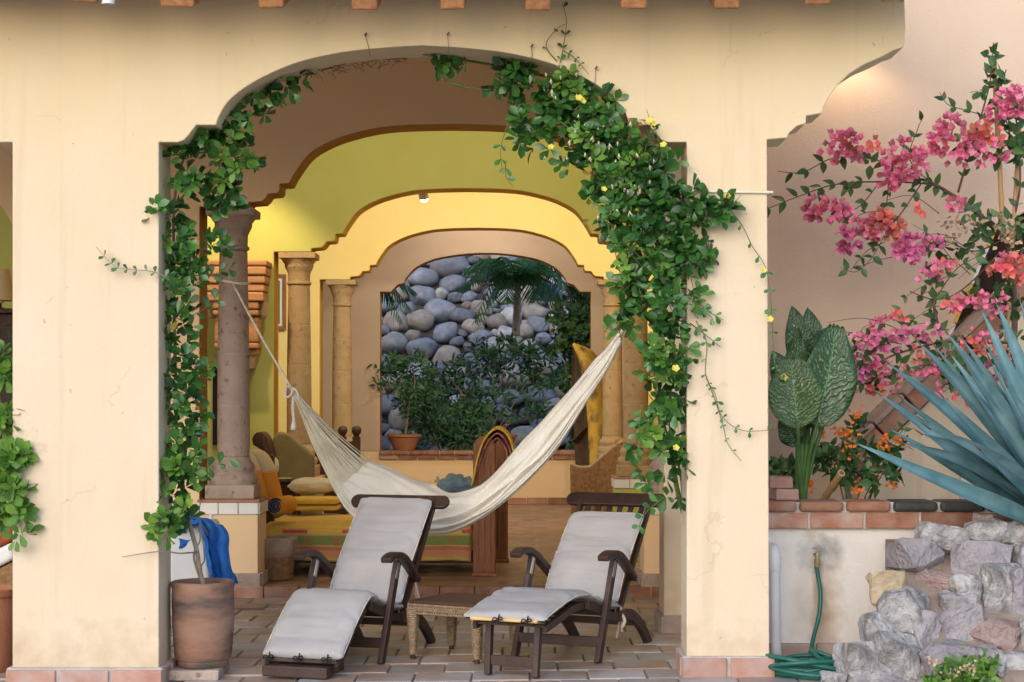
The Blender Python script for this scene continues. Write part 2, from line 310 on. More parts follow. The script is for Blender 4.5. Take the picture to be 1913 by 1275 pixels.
for j in range(15):
    y = 9.3 + TS*(j + .5)
    for i in range(21):
        x = -4.3 + TS*(i + .5) + (TS/2 if j % 2 else 0)
        if y > 14.05 or x > 2.7 or n >= 300: continue
        if y > 11 and (x > 1.5 or x < -3.2): continue
        if y > 12.3 and x > 1.2: continue
        n += 1
        T = Matrix.Translation((x, y, zf(x, y) + R.uniform(-.004, .003))) @ Matrix.Rotation(R.uniform(-.012, .012), 4, 'Z') @ Matrix.Rotation(R.uniform(-.006, .006), 4, 'X') @ Matrix.Rotation(-.012, 4, 'Y')
        inst('tile', tm, patio, T)
def room_floor_mat():
    m, nt, b = nodes('worn_floor_tile'); N, L = nt.nodes, nt.links
    tc = N.new('ShaderNodeTexCoord'); br = N.new('ShaderNodeTexBrick'); L.new(tc.outputs['Object'], br.inputs[0])
    br.inputs['Scale'].default_value = 1; br.inputs['Brick Width'].default_value = .335; br.inputs['Row Height'].default_value = .335
    br.inputs['Mortar Size'].default_value = .008; br.inputs['Color1'].default_value = (.34, .21, .12, 1); br.inputs['Color2'].default_value = (.26, .15, .09, 1); br.inputs['Mortar'].default_value = (.3, .25, .2, 1)
    nz = N.new('ShaderNodeTexNoise'); nz.inputs['Scale'].default_value = 3; nz.inputs['Detail'].default_value = 8; L.new(tc.outputs['Object'], nz.inputs[0])
    r1 = N.new('ShaderNodeMapRange'); L.new(nz.outputs[0], r1.inputs[0]); r1.inputs[1].default_value = .4; r1.inputs[2].default_value = .65; r1.inputs[3].default_value = .28; r1.inputs[4].default_value = .6
    L.new(br.outputs[0], b.inputs['Base Color']); L.new(r1.outputs[0], b.inputs['Roughness'])
    bp = N.new('ShaderNodeBump'); bp.inputs['Strength'].default_value = .35; bp.inputs['Distance'].default_value = .02; L.new(nz.outputs[0], bp.inputs['Height']); L.new(bp.outputs[0], b.inputs['Normal'])
    return m
RZ = .08
rf = MB().box((-8, 14.18, -.1), (1.9, 25.3, RZ)).build('room_floor', room_floor_mat()); tag(rf, kind='structure')
stp = thing('step', 'low terracotta brick step between the patio and the raised room', 'step', (-.5, 14.1, 0))
sbm = MB().box((-.138, 0, -.12), (.138, .14, .079)).mesh('brick', bevel=.006, seg=1); sbm.materials.append(M['brick'])
MB().box((-8, 14.125, -.12), (1.5, 14.178, .06)).build('mortar_bed', M['mortar'], stp)
for i in range(26):
    inst('brick', sbm, stp, Matrix.Translation((-5.6 + .283*i, 14.06, R.uniform(-.003, .003))))

# ---------------- walls ----------------
def paint(o, face, trim, test):
    me = o.data; me.materials.clear(); me.materials.append(face); me.materials.append(trim)
    for p in me.polygons: p.material_index = 1 if (abs(p.normal.y) < .75 and test(p.center)) else 0
def bricks_row(parent, x0, x1, y0, y1, z0, z1, ln, m, gap=.014, axis='x', jit=.004, bev=.008):
    "a course of separate bricks along x (or along y)"
    a0, a1 = (x0, x1) if axis == 'x' else (y0, y1)
    k = max(1, round((a1 - a0) / ln)); s = (a1 - a0) / k
    for i in range(k):
        lo, hi = a0 + i*s + gap/2, a0 + (i+1)*s - gap/2
        d = R.uniform(-jit, jit)
        b = MB().box((lo, y0 + d, z0), (hi, y1 + d, z1 + d)) if axis == 'x' else MB().box((x0 + d, lo, z0), (x1 + d, hi, z1 + d))
        b.build('brick', m, parent, bevel=bev, seg=2)
def half(prof, smooth_from):
    "right half profile springing->crown, its curved end smoothed"
    a = [tuple(p) for p in prof[:smooth_from]]
    c = crv([(x, 0, z) for x, z in prof[smooth_from:]] , 5)
    return a + [(p.x, p.z) for p in c]
FP = half([(1.508,0),(1.398,0),(1.365,.012),(1.336,.043),(1.294,.098),(1.18,.098),(1.162,.153),(1.10,.245),(.979,.336),(.826,.413),(.673,.468),(.459,.514),(.22,.54),(0,.553)], 5)
IP = half([(2.03,0),(1.638,0),(1.638,.035),(1.53,.045),(1.505,.065),(1.478,.105),(1.40,.112),(1.384,.138),(1.384,.185),(1.306,.19),(1.267,.267),(1.16,.414),(1.043,.496),(.87,.57),(.61,.635),(.353,.66),(0,.668)], 9)
WP = half([(1.525,0),(1.37,0),(1.277,.10),(1.18,.13),(1.16,.19),(1.01,.35),(.75,.47),(.44,.53),(.2,.555),(0,.56)], 4)
def opening(prof, c, zs, zb):
    "outline of an arched opening from its right foot over the crown to its left foot"
    r = [(c + u, zs + z) for u, z in prof]; l = [(c - u, zs + z) for u, z in reversed(prof[:-1])]
    return [(r[0][0], zb)] + r + l + [(l[-1][0], zb)]
FC = -.557
corbel = [(1433,261),(1470,258),(1475,248),(1489,236),(1506,231),(1506,217),(1536,212),(1539,199),(1553,175),(1566,158),(1587,138),(1614,121),(1644,108),(1671,94),(1689,88),(1692,50),(1690,0)]
cp = [(P(x, y, 10).x, P(x, y, 10).z) for x, y in corbel]
TOP = 4.02
out = [(-8.2, TOP), (-8.2, -.15), (-5.92, -.15)]
lo = opening(FP, -4.41, 3.05, -.15)
out = [(-8.2, TOP)] + [(cp[-1][0], TOP)] + cp[::-1] + [(1.425, -.15)] + opening(FP, FC, 3.05, -.15) + lo + [(-8.2, -.15)]
fac = thing('facade_wall', 'cream yellow plaster front wall with broad arch, vines and stepped corbel at its end', 'wall', (0, 10, 0))
MB().prism(out, 10, 10.35).build('plaster', M['facade'], fac, bevel=.014, seg=3, ang=60, smooth=False)
for (x0, x1, top) in ((-2.905, -2.065, .063), (.951, 1.425, .128)):
    MB().box((x0-.026, 9.972, -.15), (x1+.026, 10.376, top-.012)).build('skirting_mortar', M['mortar'], fac, bevel=.012, seg=2)
    bricks_row(fac, x0-.034, x1+.034, 9.958, 10.02, -.14, top-.022, .27, M['pinkbrick'], .02)
    bricks_row(fac, x0-.034, x0+.03, 10.03, 10.39, -.14, top-.022, .2, M['pinkbrick'], .02, 'y')
    bricks_row(fac, x1-.03, x1+.034, 10.03, 10.39, -.14, top-.022, .2, M['pinkbrick'], .02, 'y')
for i, px in enumerate((-20, 155, 330, 505, 680, 845, 1005, 1185, 1360, 1530, 1668)):
    X = P(px, 0, 9.42).x; bot = P(0, (-4, 4, 13, 16, 19, 19, 19, 16, 17, 8, 4)[i], 9.42).z; wd = .07 if px != 330 else .092
    m = MB().bar((X, 9.42, bot + .085), (X, 9.998, bot + .085 + .22), wd*2, .17)
    ob = m.build('rafter', M['rafter'], fac, bevel=.012, seg=2); displace(ob, .008, 9, i)
# tile roof over the eave, out of frame but shading the wall
roof = thing('tile_roof', 'clay tile roof resting on the timber rafters above the arch', 'roof', (-3, 10, 4))
MB().prism([(-8.4, 0), (2.3, 0), (2.3, .06), (-8.4, .06)], 0, 2.6, Matrix.Translation((0, 9.40, 3.84)) @ Matrix.Rotation(rad(20.5), 4, 'X')).build('deck', M['ceil'], roof)  # unseen soffit in pale plaster, chosen to bounce light onto the terrace wall
tl = MB()
for i in range(38):
    X = -8.3 + .28*i
    tl.tube([(X, 9.36, 3.94), (X, 12.2, 4.98)], [.1, .1], 8)
tag(tl.build('roof_tiles', M['brick'], roof), kind='stuff')
MB().box((-8.3, 11.4, 4.72), (2.05, 25.9, 4.9)).build('slab', M['ceil'], roof)

def arch_wall(name, label, Y, face, xl, xr, extra=None, ztop=4.72, trim='trim2'):
    t = thing(name, label, 'wall', (0, Y, 0))
    o = [(xl, ztop), (xr, ztop), (xr, -.1)] + opening(IP, -.56, 3.14, -.1)
    if extra: o += extra
    o += [(xl, -.1)]
    ob = MB().prism(o, Y, Y + .36).build('plaster', face, t, bevel=.012, seg=2, ang=60)
    paint(ob, face, M[trim], lambda c: xl + .05 < c.x < xr - .05 and c.z < 4.2)
    return t
ext = [(-4.02, -.1)] + [(-4.02, 2.6)] + [(-4.02 - .55*(1 - math.cos(a)) , 2.6 + .75*math.sin(a)) for a in [rad(15*k) for k in range(1, 7)]] + [(-6.4, 3.35), (-6.6, 2.6), (-6.6, -.1)]
w2 = arch_wall('terrace_wall', 'peach plaster wall with brown edged arch behind the front vines', 14.14, M['terrace'], -8, 1.95, ext, trim='trim')
w3 = arch_wall('lime_arch_wall', 'lime green plaster wall with ochre edged arch inside the room', 18.4, M['lime'], -8, 1.95)
w4 = arch_wall('yellow_arch_wall', 'bright yellow plaster wall with ochre edged arch lit by spotlight', 22.6, M['yellow'], -8, 1.95)
bw = thing('back_wall', 'mauve plaster back wall with arched window opening onto the boulders', 'wall', (0, 25.3, 0))
WC = P(907, 0, 25.3).x; SZ = .845
op = opening(WP, WC, 3.15, SZ)
ob = MB().prism([(-8, 4.72), (1.95, 4.72), (1.95, SZ)] + op + [(-8, SZ)], 25.3, 25.62).build('plaster', M['back'], bw, bevel=.012, seg=2, ang=60)
paint(ob, M['back'], M['trim'], lambda c: -3 < c.x < 1.5 and c.z < 4.2)
MB().box((-8, 25.3, -.1), (1.95, 25.62, SZ)).build('parapet', M['terrace'], bw)
for r_, (z0, z1, y0) in enumerate(((SZ-.115, SZ-.052, 25.262), (SZ-.045, SZ+.01, 25.235))):
    bricks_row(bw, WC-1.54, WC+1.52, y0, 25.65 if r_ else 25.36, z0, z1, (.28, .22)[r_], M['brick'], .014)
bricks_row(bw, -3.0, 1.94, 25.275, 25.32, RZ, RZ+.10, .3, M['brick'], .012)
sw = thing('side_wall', 'yellow plaster side wall closing the room behind the right columns', 'wall', (1.9, 20, 0))
MB().box((1.95, 14.14, -.1), (2.2, 25.6, 4.72)).build('plaster', M['yellow'], sw)
pr = thing('terrace_pier', 'ochre plaster pier with stone skirting just inside the right pillar', 'pier', (1.2, 11.9, 0))
MB().box((.975, 11.9, -.1), (1.55, 12.3, 4.6)).build('plaster', M['facade'], pr, bevel=.012, seg=2)
MB().box((1.28, 12.3, -.1), (1.56, 14.14, 4.6)).build('return_wall', M['terrace'], pr)
bricks_row(pr, .945, 1.55, 11.87, 11.93, -.02, .115, .24, M['cap'], .012)
bricks_row(pr, .945, .99, 11.94, 12.3, -.02, .115, .2, M['cap'], .012, 'y')

# ---------------- stone columns on tiled pedestals ----------------
def column(x, Y, st, cap, label, plabel, pcol):
    p = thing('pedestal', plabel, 'pedestal', (x, Y, RZ), group='tiled pedestals under the columns')
    h = .235
    MB().box((x-h, Y-h, RZ-.1), (x+h, Y+h, .655)).build('plaster', pcol, p, bevel=.008, seg=2)
    MB().box((x-h-.006, Y-h-.006, .655), (x+h+.006, Y+h+.006, .755)).build('tile_bed', M['mortar'], p)
    for k in range(3):
        a = x - h - .008 + k*.162
        MB().box((a+.003, Y-h-.014, .659), (a+.157, Y-h, .751)).build('tile', M['whitetile'], p, bevel=.003, seg=1)
        for s in (-1, 1):
            b0 = Y - h - .002 + k*.158
            MB().box(((x+s*(h+.007))-.008, b0+.003, .659), ((x+s*(h+.007))+.008, b0+.153, .751)).build('tile', M['whitetile'], p, bevel=.003, seg=1)
    MB().box((x-h-.016, Y-h-.02, .755), (x+h+.016, Y+h+.016, .777)).build('coping', M['brick'], p, bevel=.004, seg=1)
    bricks_row(p, x-h-.03, x+h+.03, Y-h-.035, Y-h+.02, RZ-.15 if Y < 15 else RZ, RZ+.105, .25, M['cap'], .012)
    bricks_row(p, x+h-.02, x+h+.035, Y-h+.03, Y+h, RZ, RZ+.105, .2, M['cap'], .012, 'y')
    bricks_row(p, x-h-.035, x-h+.02, Y-h+.03, Y+h, RZ, RZ+.105, .2, M['cap'], .012, 'y')
    c = thing('stone_column', label, 'column', (x, Y, .777), group='carved stone columns')
    z = .778
    o = MB().box((x-.2, Y-.2, z), (x+.2, Y+.2, z+.115)).build('plinth', cap, c, bevel=.012, seg=2); 
    z += .115
    base = [(.0, 0), (.185, 0), (.196, .03), (.196, .06), (.182, .085), (.168, .09), (.166, .115), (.175, .13), (.172, .155), (.158, .175), (.142, .19), (.136, .225), (0, .225)]
    MB().lathe(base, (x, Y, z), 36).build('base', cap, c, smooth=50)
    z += .224; zt = 2.80; nd = 4; dh = (zt - z) / nd
    rad_ = lambda q: .131 - .018*((q - z) / (zt - z))**1.4 + .004*math.sin(math.pi*(q - z)/(zt - z))
    for k in range(nd):
        a, b = z + k*dh + .003, z + (k+1)*dh - .003
        MB().lathe([(0, 0), (rad_(a)-.003, 0), (rad_(a), .003), (rad_(a), .006), *[(rad_(a+(b-a)*f_), (b-a)*f_) for f_ in (.2, .4, .6, .8)], (rad_(b), b-a-.006), (rad_(b), b-a-.003), (rad_(b)-.003, b-a), (0, b-a)], (x, Y, a), 36).build('drum', st, c, smooth=50)
        if k: MB().lathe([(0, 0), (rad_(a)-.004, 0), (rad_(a)-.004, .007), (0, .007)], (x, Y, a-.0065), 36).build('joint', M['mortar'], c)
    cpf = [(0, 0), (.114, 0), (.131, .012), (.131, .03), (.116, .04), (.117, .12), (.128, .15), (.147, .185), (.152, .2), (.152, .225), (.172, .25), (.185, .275), (0, .275)]
    MB().lathe(cpf, (x, Y, zt), 36).build('capital', cap, c, smooth=50)
    MB().box((x-.195, Y-.195, zt+.275), (x+.195, Y+.195, 3.139)).build('abacus', cap, c, bevel=.01, seg=2)
PL = M['facade']; 
column(-2.35, 14.34, M['cantera'], M['cap'], 'grey pitted stone column with hammock cord, beside the left vine', 'cream pedestal with white tile band under the grey hammock column', M['terrace'])
column(1.23, 14.34, M['cantera'], M['cap'], 'stone column mostly hidden behind the big right vine', 'cream pedestal at the right, behind the vine and dark slatted chair', M['terrace'])
column(-2.35, 18.6, M['cantera_y'], M['cantera_y'], 'warm brown stone column just behind the hammock knot and tassel', 'pedestal of the column behind the hammock knot, by the nightstand', M['lime'])
column(1.23, 18.6, M['cantera_y'], M['cantera_y'], 'wider warm brown column at the right, between the vine and wicker armchair', 'lime green pedestal with white tile band right of the wicker armchair', M['lime'])
column(-2.32, 22.8, M['cantera_y'], M['cantera_y'], 'ochre stone column left of the mauve back wall', 'yellow pedestal left of the mauve wall, behind the hammock strings', M['yellow'])
column(1.20, 22.8, M['cantera_y'], M['cantera_y'], 'ochre stone column right of the window, behind the boat shaped shelf', 'yellow pedestal behind the wicker armchair', M['yellow'])

# ---------------- garden side: tan wall, stair, planter ----------------
Yt = 12.6
q = lambda x, y, Y=Yt: (P(x, y, Y).x, P(x, y, Y).z)
tw = thing('tan_wall', 'tall tan plaster wall behind the pink bougainvillea', 'wall', (3, Yt, 0))
MB().prism([(1.57, -.15), (q(1580, 0)[0], -.15), q(1580, 900), q(1772, 640), q(1865, 425), q(2300, 180), (q(2300, 0)[0], 7), (1.57, 7)], Yt, Yt + .3).build('plaster', M['tan'], tw, bevel=.01, seg=2)
ed = [(1692,800),(1730,722),(1772,640),(1804,566),(1835,494),(1865,425)]
for k in range(len(ed) - 1):     # little yellow and white tiles along the stair opening
    for s in (0, .5):
        a = Vector(ed[k]).lerp(Vector(ed[k+1]), s); b = Vector(ed[k]).lerp(Vector(ed[k+1]), s + .46)
        A, B = P(a[0]-4, a[1], Yt-.01), P(b[0]-4, b[1], Yt-.01)
        MB().bar(A, B, .02, .035, (0, 1, 0)).build('tile', M['ycloth'] if (k + int(s*2)) % 2 else M['whitetile'], tw)
swl = thing('stairwell', 'stairwell with dark brown boards at its back, seen through the slanted gap beside the stair', 'stairwell', (4, 13.5, 0))
for i in range(10):
    MB().box((2.9 + i*.26, 13.6, 0), (3.15 + i*.26, 13.66, 4.6)).build('backing_board', M['brownwood'], swl)  # dark brown boards closing the back of the gap
MB().box((2.6, 12.92, 4.6), (6, 13.7, 4.7)).build('soffit', M['tan'], swl)
MB().box((5.6, 12.92, 0), (5.7, 13.7, 4.6)).build('end_wall', M['tan'], swl)
st = thing('stair_wall', 'sloping ochre stair wall with brick coping behind the blue agave', 'stair wall', (3.3, 12.3, 0))
Ys = 12.25
A, B = P(1600, 872, Ys), P(2260, 226, Ys); d = (B - A)
MB().prism([(A.x+.02, -.1), (B.x, -.1), (B.x, B.z-.03), (A.x+.02, A.z-.03)], Ys + .02, Ys + .33).build('plaster', M['facade'], st)
MB().prism([(P(1793, 0, Ys).x, -.1), (P(2260, 0, Ys).x, -.1), (P(2260, 0, Ys).x, P(0, 560, Ys).z), q(1793, 850, Ys)], Ys - .06, Ys + .015).build('whitewash', M['white_wall'], st)
nb = 12; L_ = d.length / nb; dn = d.normalized(); up = Vector((-dn.z, 0, dn.x))
for k in range(nb):
    a = A + dn*(k*L_ + .008); b = A + dn*((k+1)*L_ - .008)
    MB().bar(a + up*.05 + Vector((0, .16, 0)), b + up*.05 + Vector((0, .16, 0)), .40, .135, up).build('brick', M['brick'], st, bevel=.01)
    MB().bar(a + up*.135 + Vector((0, .15, 0)), b + up*.135 + Vector((0, .15, 0)), .44, .035, up).build('coping_slab', M['cap'], st, bevel=.006)
plw = thing('planter_wall', 'whitewashed garden planter wall topped with terracotta brick courses', 'planter wall', (3, 10.84, 0))
X0 = 1.452; X1 = 5.2; zt = .78
pb = MB().box((X0, 10.84, -.2), (X1, 11.1, zt)).box((X0, 11.1, -.2), (X0+.2, 12.55, zt)).build('plaster', M['stained'], plw)
bricks_row(plw, X0-.01, X1, 10.80, 11.06, zt+.004, zt+.102, .345, M['brick'], .016)
MB().box((X0, 10.812, zt), (X1, 11.09, zt+.165)).build('mortar_bed', M['mortar'], plw)
c0 = X0 - .012
for k in range(12):
    ln = .29 if k else .27
    o = MB().bar((c0+.012, 10.925, zt+.14), (c0+ln-.006, 10.925, zt+.14), .30, .066).build('coping_brick', M['blackglaze'] if 0 else (M['brick'] if k < 3 or k > 6 else M['cap']), plw, bevel=.024, seg=3)
    if 3 <= k <= 6: o.data.materials[0] = mat('dark_glaze', (.035, .036, .034), (.06, .06, .055), 9, .5) if k == 3 else bpy.data.materials['dark_glaze']; o['label'] = 'black glazed coping brick'
    c0 += ln
bricks_row(plw, X0, 2.2, 10.80, 10.86, -.1, .075, .3, M['cap'], .012)
MB().box((X0+.2, 11.1, -.2), (X1, 12.55, .74)).build('soil', M['soil'], plw)
for k, (dx, ry, px, py, lb) in enumerate(((0, .1, 1464, 934, 'lower of two loose pink bricks stacked on the planter coping'), (-.018, -.14, 1459, 911, 'upper of two loose pink bricks stacked on the planter coping'))):
    pnt = P(px, py, 10.95)
    o = MB().box((-.072, -.11, -.036), (.072, .11, .036)).build('loose_brick', M['pinkbrick'], bevel=.012, seg=3); o.location = (pnt.x, 10.95, zt + .173 + .037 + .0745*k); o.rotation_euler = (0, 0, ry)
    tag(o, lb, 'brick', 'loose bricks on the planter')
    displace(o, .006, 14, k)

# ---------------- foreground rubble bank ----------------
rk = thing('rubble_bank', 'sloping bank of pale rough mortared stones below the blue agave', 'stone bank', (2.8, 10.4, 0))
MB().prism([(9.5, -.2), (10.79, -.2), (10.79, .72), (10.5, .68), (9.66, .05)], -5.2, -2.25, Matrix.Rotation(rad(90), 4, 'Z')).build('mortar_core', M['grout'], rk)
RS = [(1710,1048,100,92,'l',0),(1762,1006,100,66,'m',.1),(1845,996,100,44,'m',.15),(1838,974,46,32,'p',.2),(1908,1000,52,56,'m',.1),(1755,1092,88,70,'p',0),(1664,1112,92,92,'o',.05),(1690,1150,108,108,'m',0),(1835,1052,116,84,'l',0),(1872,1112,92,126,'m',0),(1800,1108,74,60,'m',.05),(1790,1134,92,56,'m',0),(1795,1172,96,88,'l',0),(1908,1125,50,130,'l',.05),(1728,1185,60,84,'l',.05),(1650,1185,84,80,'m',0),(1610,1240,104,90,'m',-.1),(1668,1228,92,96,'m',-.05),(1714,1250,68,90,'m',-.1),(1860,1192,112,70,'p',0),(1890,1250,84,60,'m',-.05),(1775,1245,100,90,'l',.05),(1840,1240,70,60,'m',.1),(1930,1060,80,80,'m',0),(1945,1200,90,90,'m',0),(1960,1010,90,70,'l',.1),(1560,1275,60,40,'m',-.1),(1650,1295,90,60,'l',-.25),(1750,1310,110,70,'m',-.3),(1860,1310,110,70,'p',-.3),(1980,1290,120,90,'m',-.2),(2000,1110,90,110,'m',0)]
for i, (px, py, w_, h_, k, dy) in enumerate(RS):
    Y = 10.62 - (py - 975) / 300 * .95 - dy*.5
    c = P(px, py, Y); s = Y / F; rr = random.Random(i + 40)
    bm = bmesh.new()
    for _ in range(15):
        v = Vector((rr.gauss(0, 1), rr.gauss(0, 1), rr.gauss(0, 1))).normalized()
        v = Vector([math.copysign(abs(a)**.62, a) for a in v])
        bm.verts.new((v.x*w_*s*.55, v.y*min(w_, h_)*s*.55, v.z*h_*s*.55))
    r_ = bmesh.ops.convex_hull(bm, input=bm.verts)
    bmesh.ops.delete(bm, geom=[g_ for g_ in r_['geom_interior'] if isinstance(g_, bmesh.types.BMVert)], context='VERTS')
    bmesh.ops.bevel(bm, geom=list(bm.edges), offset=.006, segments=1, affect='EDGES', clamp_overlap=True)
    bmesh.ops.triangulate(bm, faces=bm.faces)
    bmesh.ops.subdivide_edges(bm, edges=bm.edges, cuts=2, use_grid_fill=True)
    for v in bm.verts:
        n_ = noise.noise_vector(v.co*9 + Vector((i*3, 0, 0))); v.co += n_*.022 + noise.noise_vector(v.co*24)*.011 + noise.noise_vector(v.co*55)*.005
        v.co += c
    me = bpy.data.meshes.new('stone'); bm.to_mesh(me); bm.free()
    o = link('stone', me, M[{'l': 'rockl', 'm': 'rockm', 'p': 'rockp', 'o': 'rocko'}[k]], rk)
    if k in 'po': o['label'] = {'p': 'pinkish stone', 'o': 'ochre yellow stone'}[k]

# ---------------- boulder hillside behind the window ----------------
hill = MB().grid(lambda u, v: (-14 + 26*u, 27.2 + 12*v, -.3 + 9.5*v + .15*math.sin(9*u)), 20, 10).build('hillside', M['bconc']); tag(hill, kind='structure')
hv = []
for k in range(12):
    bm = bmesh.new(); bmesh.ops.create_icosphere(bm, subdivisions=3, radius=1)
    rr = random.Random(k + 5)
    for v in bm.verts:
        v.co += noise.noise_vector(v.co*.9 + Vector((k*7.3, 0, 0)))*.28 + noise.noise_vector(v.co*2.2 + Vector((k, 5, 0)))*.05
        v.co.z *= .66 + .1*(k % 3)
    me = bpy.data.meshes.new('boulder'); bm.to_mesh(me); bm.free(); me.polygons.foreach_set('use_smooth', [True]*len(me.polygons)); me.materials.append(M['boulder%d' % (0, 0, 1, 0, 2, 1)[k % 6]]); hv.append(me)
placed = []; rr = random.Random(3)
def try_boulder(px, py, rp):
    for a, b, c in placed:
        if math.hypot((px-a), (py-b)*1.25) < (rp + c)*.78: return
    placed.append((px, py, rp))
for sizes, tries in (((30, 28, 26, 24), 900), ((23, 21, 19), 2500), ((17, 15, 13), 6000), ((12, 10), 6000)):
    for _ in range(tries):
        px, py = rr.uniform(590, 1170), rr.uniform(440, 880)
        try_boulder(px, py, (1 if px < 870 or py > 650 else .66) * rr.choice(sizes))
        if len(placed) >= 296: break
for i, (px, py, rp) in enumerate(placed):
    # hillside plane: z = -.3 + (Y-27.2)*9.5/12
    k = 9.5/12; t = (py - CY)/F
    Y = (H + .3 + 27.2*k) / (k + t); c = P(px, py, Y); s = rp*Y/F
    T = Matrix.Translation(c + Vector((0, -.05*s, -.02))) @ Matrix.Rotation(rr.uniform(-.35, .35), 4, 'Y') @ Matrix.Rotation(rr.uniform(0, 6.28), 4, 'Z') @ Matrix.Diagonal((s*1.12*rr.uniform(.9, 1.15), s*1.1, s*rr.uniform(1.0, 1.3), 1))
    inst('boulder', hv[rr.randrange(12)], hill, T)

# ---------------- lamps: some read off lit spots, others added to brighten room walls ----------------
def spot(loc, to, power, size, color=(1, .78, .48), name='spot_light_bulb', blend=.6, radius=.05):
    d = bpy.data.lights.new(name, 'SPOT'); d.energy = power; d.spot_size = rad(size); d.spot_blend = blend; d.color = color; d.shadow_soft_size = radius
    o = bpy.data.objects.new(name, d); COL.objects.link(o); o.location = loc
    o.rotation_euler = (Vector(loc) - Vector(to)).to_track_quat('Z', 'Y').to_euler()
    return o
M['glow'], nt_, b_ = nodes('lamp_glow'); b_.inputs['Emission Color'].default_value = (1, .85, .6, 1); b_.inputs['Emission Strength'].default_value = 25
def lamp(loc, to, power, size, label, color=(1, .78, .48), r=.05):
    loc, to = Vector(loc), Vector(to); d = (to - loc).normalized()
    t = thing('spotlight', label, 'lamp', loc, group='small warm spotlights')
    x = d.orthogonal().normalized(); T = Matrix((x, d.cross(x), d)).transposed().to_4x4(); T.translation = loc
    m = MB().lathe([(0, 0), (r, 0), (r*1.05, .02), (r*1.05, .07), (r*.9, .07), (r*.9, .055), (0, .055)], (0, 0, 0), 20); m.v = [T @ Vector(v) for v in m.v]; m.build('housing', M['whitetile'], t, smooth=40)
    m = MB().lathe([(0, .056), (r*.88, .056), (r*.85, .085), (r*.5, .105), (0, .112)], (0, 0, 0), 20); m.v = [T @ Vector(v) for v in m.v]; m.build('bulb', M['glow'], t)
    o = spot(loc + d*.13, to, power, size, color); o.parent = t; o.matrix_parent_inverse = wm(t).inverted()
W_ = (1, .88, .68)
lamp((P(790, 367, 19.1).x, 19.1, P(790, 360, 19.1).z), (-.75, 20.2, 1.9), 60, 165, 'small lit spotlight at the top of the ochre arch edge', W_)
for x, lb in ((-2.4, 'added unseen warm spotlight behind the lime arch wall, over its left springing'), (1.2, 'added unseen warm spotlight behind the lime arch wall, over its right springing'), (-.2, 'added unseen warm spotlight behind the lime arch wall, above its crown')):
    lamp((x, 19.3, 4.45), (x*.8 - .1, 22.6, 3.2), 90, 140, lb, W_)  # unseen spotlights added to brighten the yellow arch wall
lamp((-2.95, 17.0, 4.4), (-3.0, 18.2, 2.6), 110, 80, 'warm spotlight above the stacked brick chimney breast', (1, .74, .44))
for x, lb in ((-1.9, 'added unseen warm ceiling spotlight over the left part of the day bed'), (.6, 'added unseen warm ceiling spotlight over the right part of the room')):
    lamp((x, 15.6, 4.45), (x, 18.2, 2.2), 62, 150, lb, W_)  # unseen spotlights added to brighten the face of the lime arch wall
lamp((-.5, 23.6, 4.45), (-.5, 25.2, 2.8), 70, 150, 'added unseen warm ceiling spotlight before the mauve back wall', (1, .86, .68))  # unseen spotlight added to lift the back wall
lamp((P(1590, 60, 12.2).x, 12.25, P(0, 20, 12.2).z), (P(1600, 300, 12.5).x, 12.56, 2.6), 9, 130, 'warm wall light hidden behind the stepped corbel', (1, .70, .42))
# ---------------- foliage helpers ----------------
def leaf_base(L=1, W=.5, shape='obovate', fold=.12, curl=.15, rows=4):
    "a leaf along +Y with its face to +Z"
    ts = [i/rows for i in range(rows+1)]
    def wd(t):
        if shape == 'obovate': return float(np.interp(t, (0, .12, .35, .6, .8, .93, 1), (.08, .2, .66, 1, .95, .62, .12)))
        if shape == 'ovate': return math.sin(math.pi*(t**.72))**.9 if 0 < t < 1 else 0.03
        return math.sin(math.pi*t)**.8 if 0 < t < 1 else .03
    v = []; f = []
    for t in ts:
        x = W/2*wd(t); z = -curl*t*t*L
        v += [(-x, t*L, z + fold*x), (0, t*L, z), (x, t*L, z + fold*x)]
    for i in range(rows):
        a = i*3; f += [(a, a+1, a+4, a+3), (a+1, a+2, a+5, a+4)]
    return np.array(v), f
LB = {'obovate': [leaf_base(1, w_, 'obovate', f, c, 5) for f, c, w_ in ((.3, .12, .56), (.12, .28, .50), (.4, -.05, .60))],
      'ovate': [leaf_base(1, .55, 'ovate', f, c) for f, c in ((.25, .2), (.1, .3), (.3, 0))],
      'lance': [leaf_base(1, .30, 'lance', f, c) for f, c in ((.3, .15), (.1, .35))]}
def basis(p, d, n, s):
    d = d.normalized(); x = d.cross(n)
    if x.length < 1e-4: x = d.orthogonal()
    x.normalize(); z = x.cross(d)
    T = Matrix((x*s, d*s, z*s)).transposed().to_4x4(); T.translation = p
    return T
def leaf_meshes(kind, m, nt=4):
    out = []
    for b in LB[kind]:
        for k in range(nt):
            me = bpy.data.meshes.new('leaf'); me.from_pydata([tuple(v) for v in b[0]], [], b[1])
            a = me.attributes.new('tint', 'FLOAT', 'POINT'); a.data.foreach_set('value', [(k + .5)/nt]*len(b[0]))
            me.polygons.foreach_set('use_smooth', [True]*len(me.polygons)); me.materials.append(m); out.append(me)
    return out
def joined(name, parts, m, parent, kind='stuff'):
    "parts: list of (verts array, faces, Matrix, tint) joined into one mesh"
    V = []; Fc = []; T = []; k = 0
    for b, f, Mx, t in parts:
        A = np.array(Mx); V.append(b @ A[:3, :3].T + A[:3, 3]); Fc += [tuple(i + k for i in q_) for q_ in f]; k += len(b); T += [t]*len(b)
    me = bpy.data.meshes.new(name); me.from_pydata(np.concatenate(V).tolist(), [], Fc)
    a = me.attributes.new('tint', 'FLOAT', 'POINT'); a.data.foreach_set('value', T)
    me.polygons.foreach_set('use_smooth', [True]*len(me.polygons))
    return link(name, me, m, parent, True, kind)
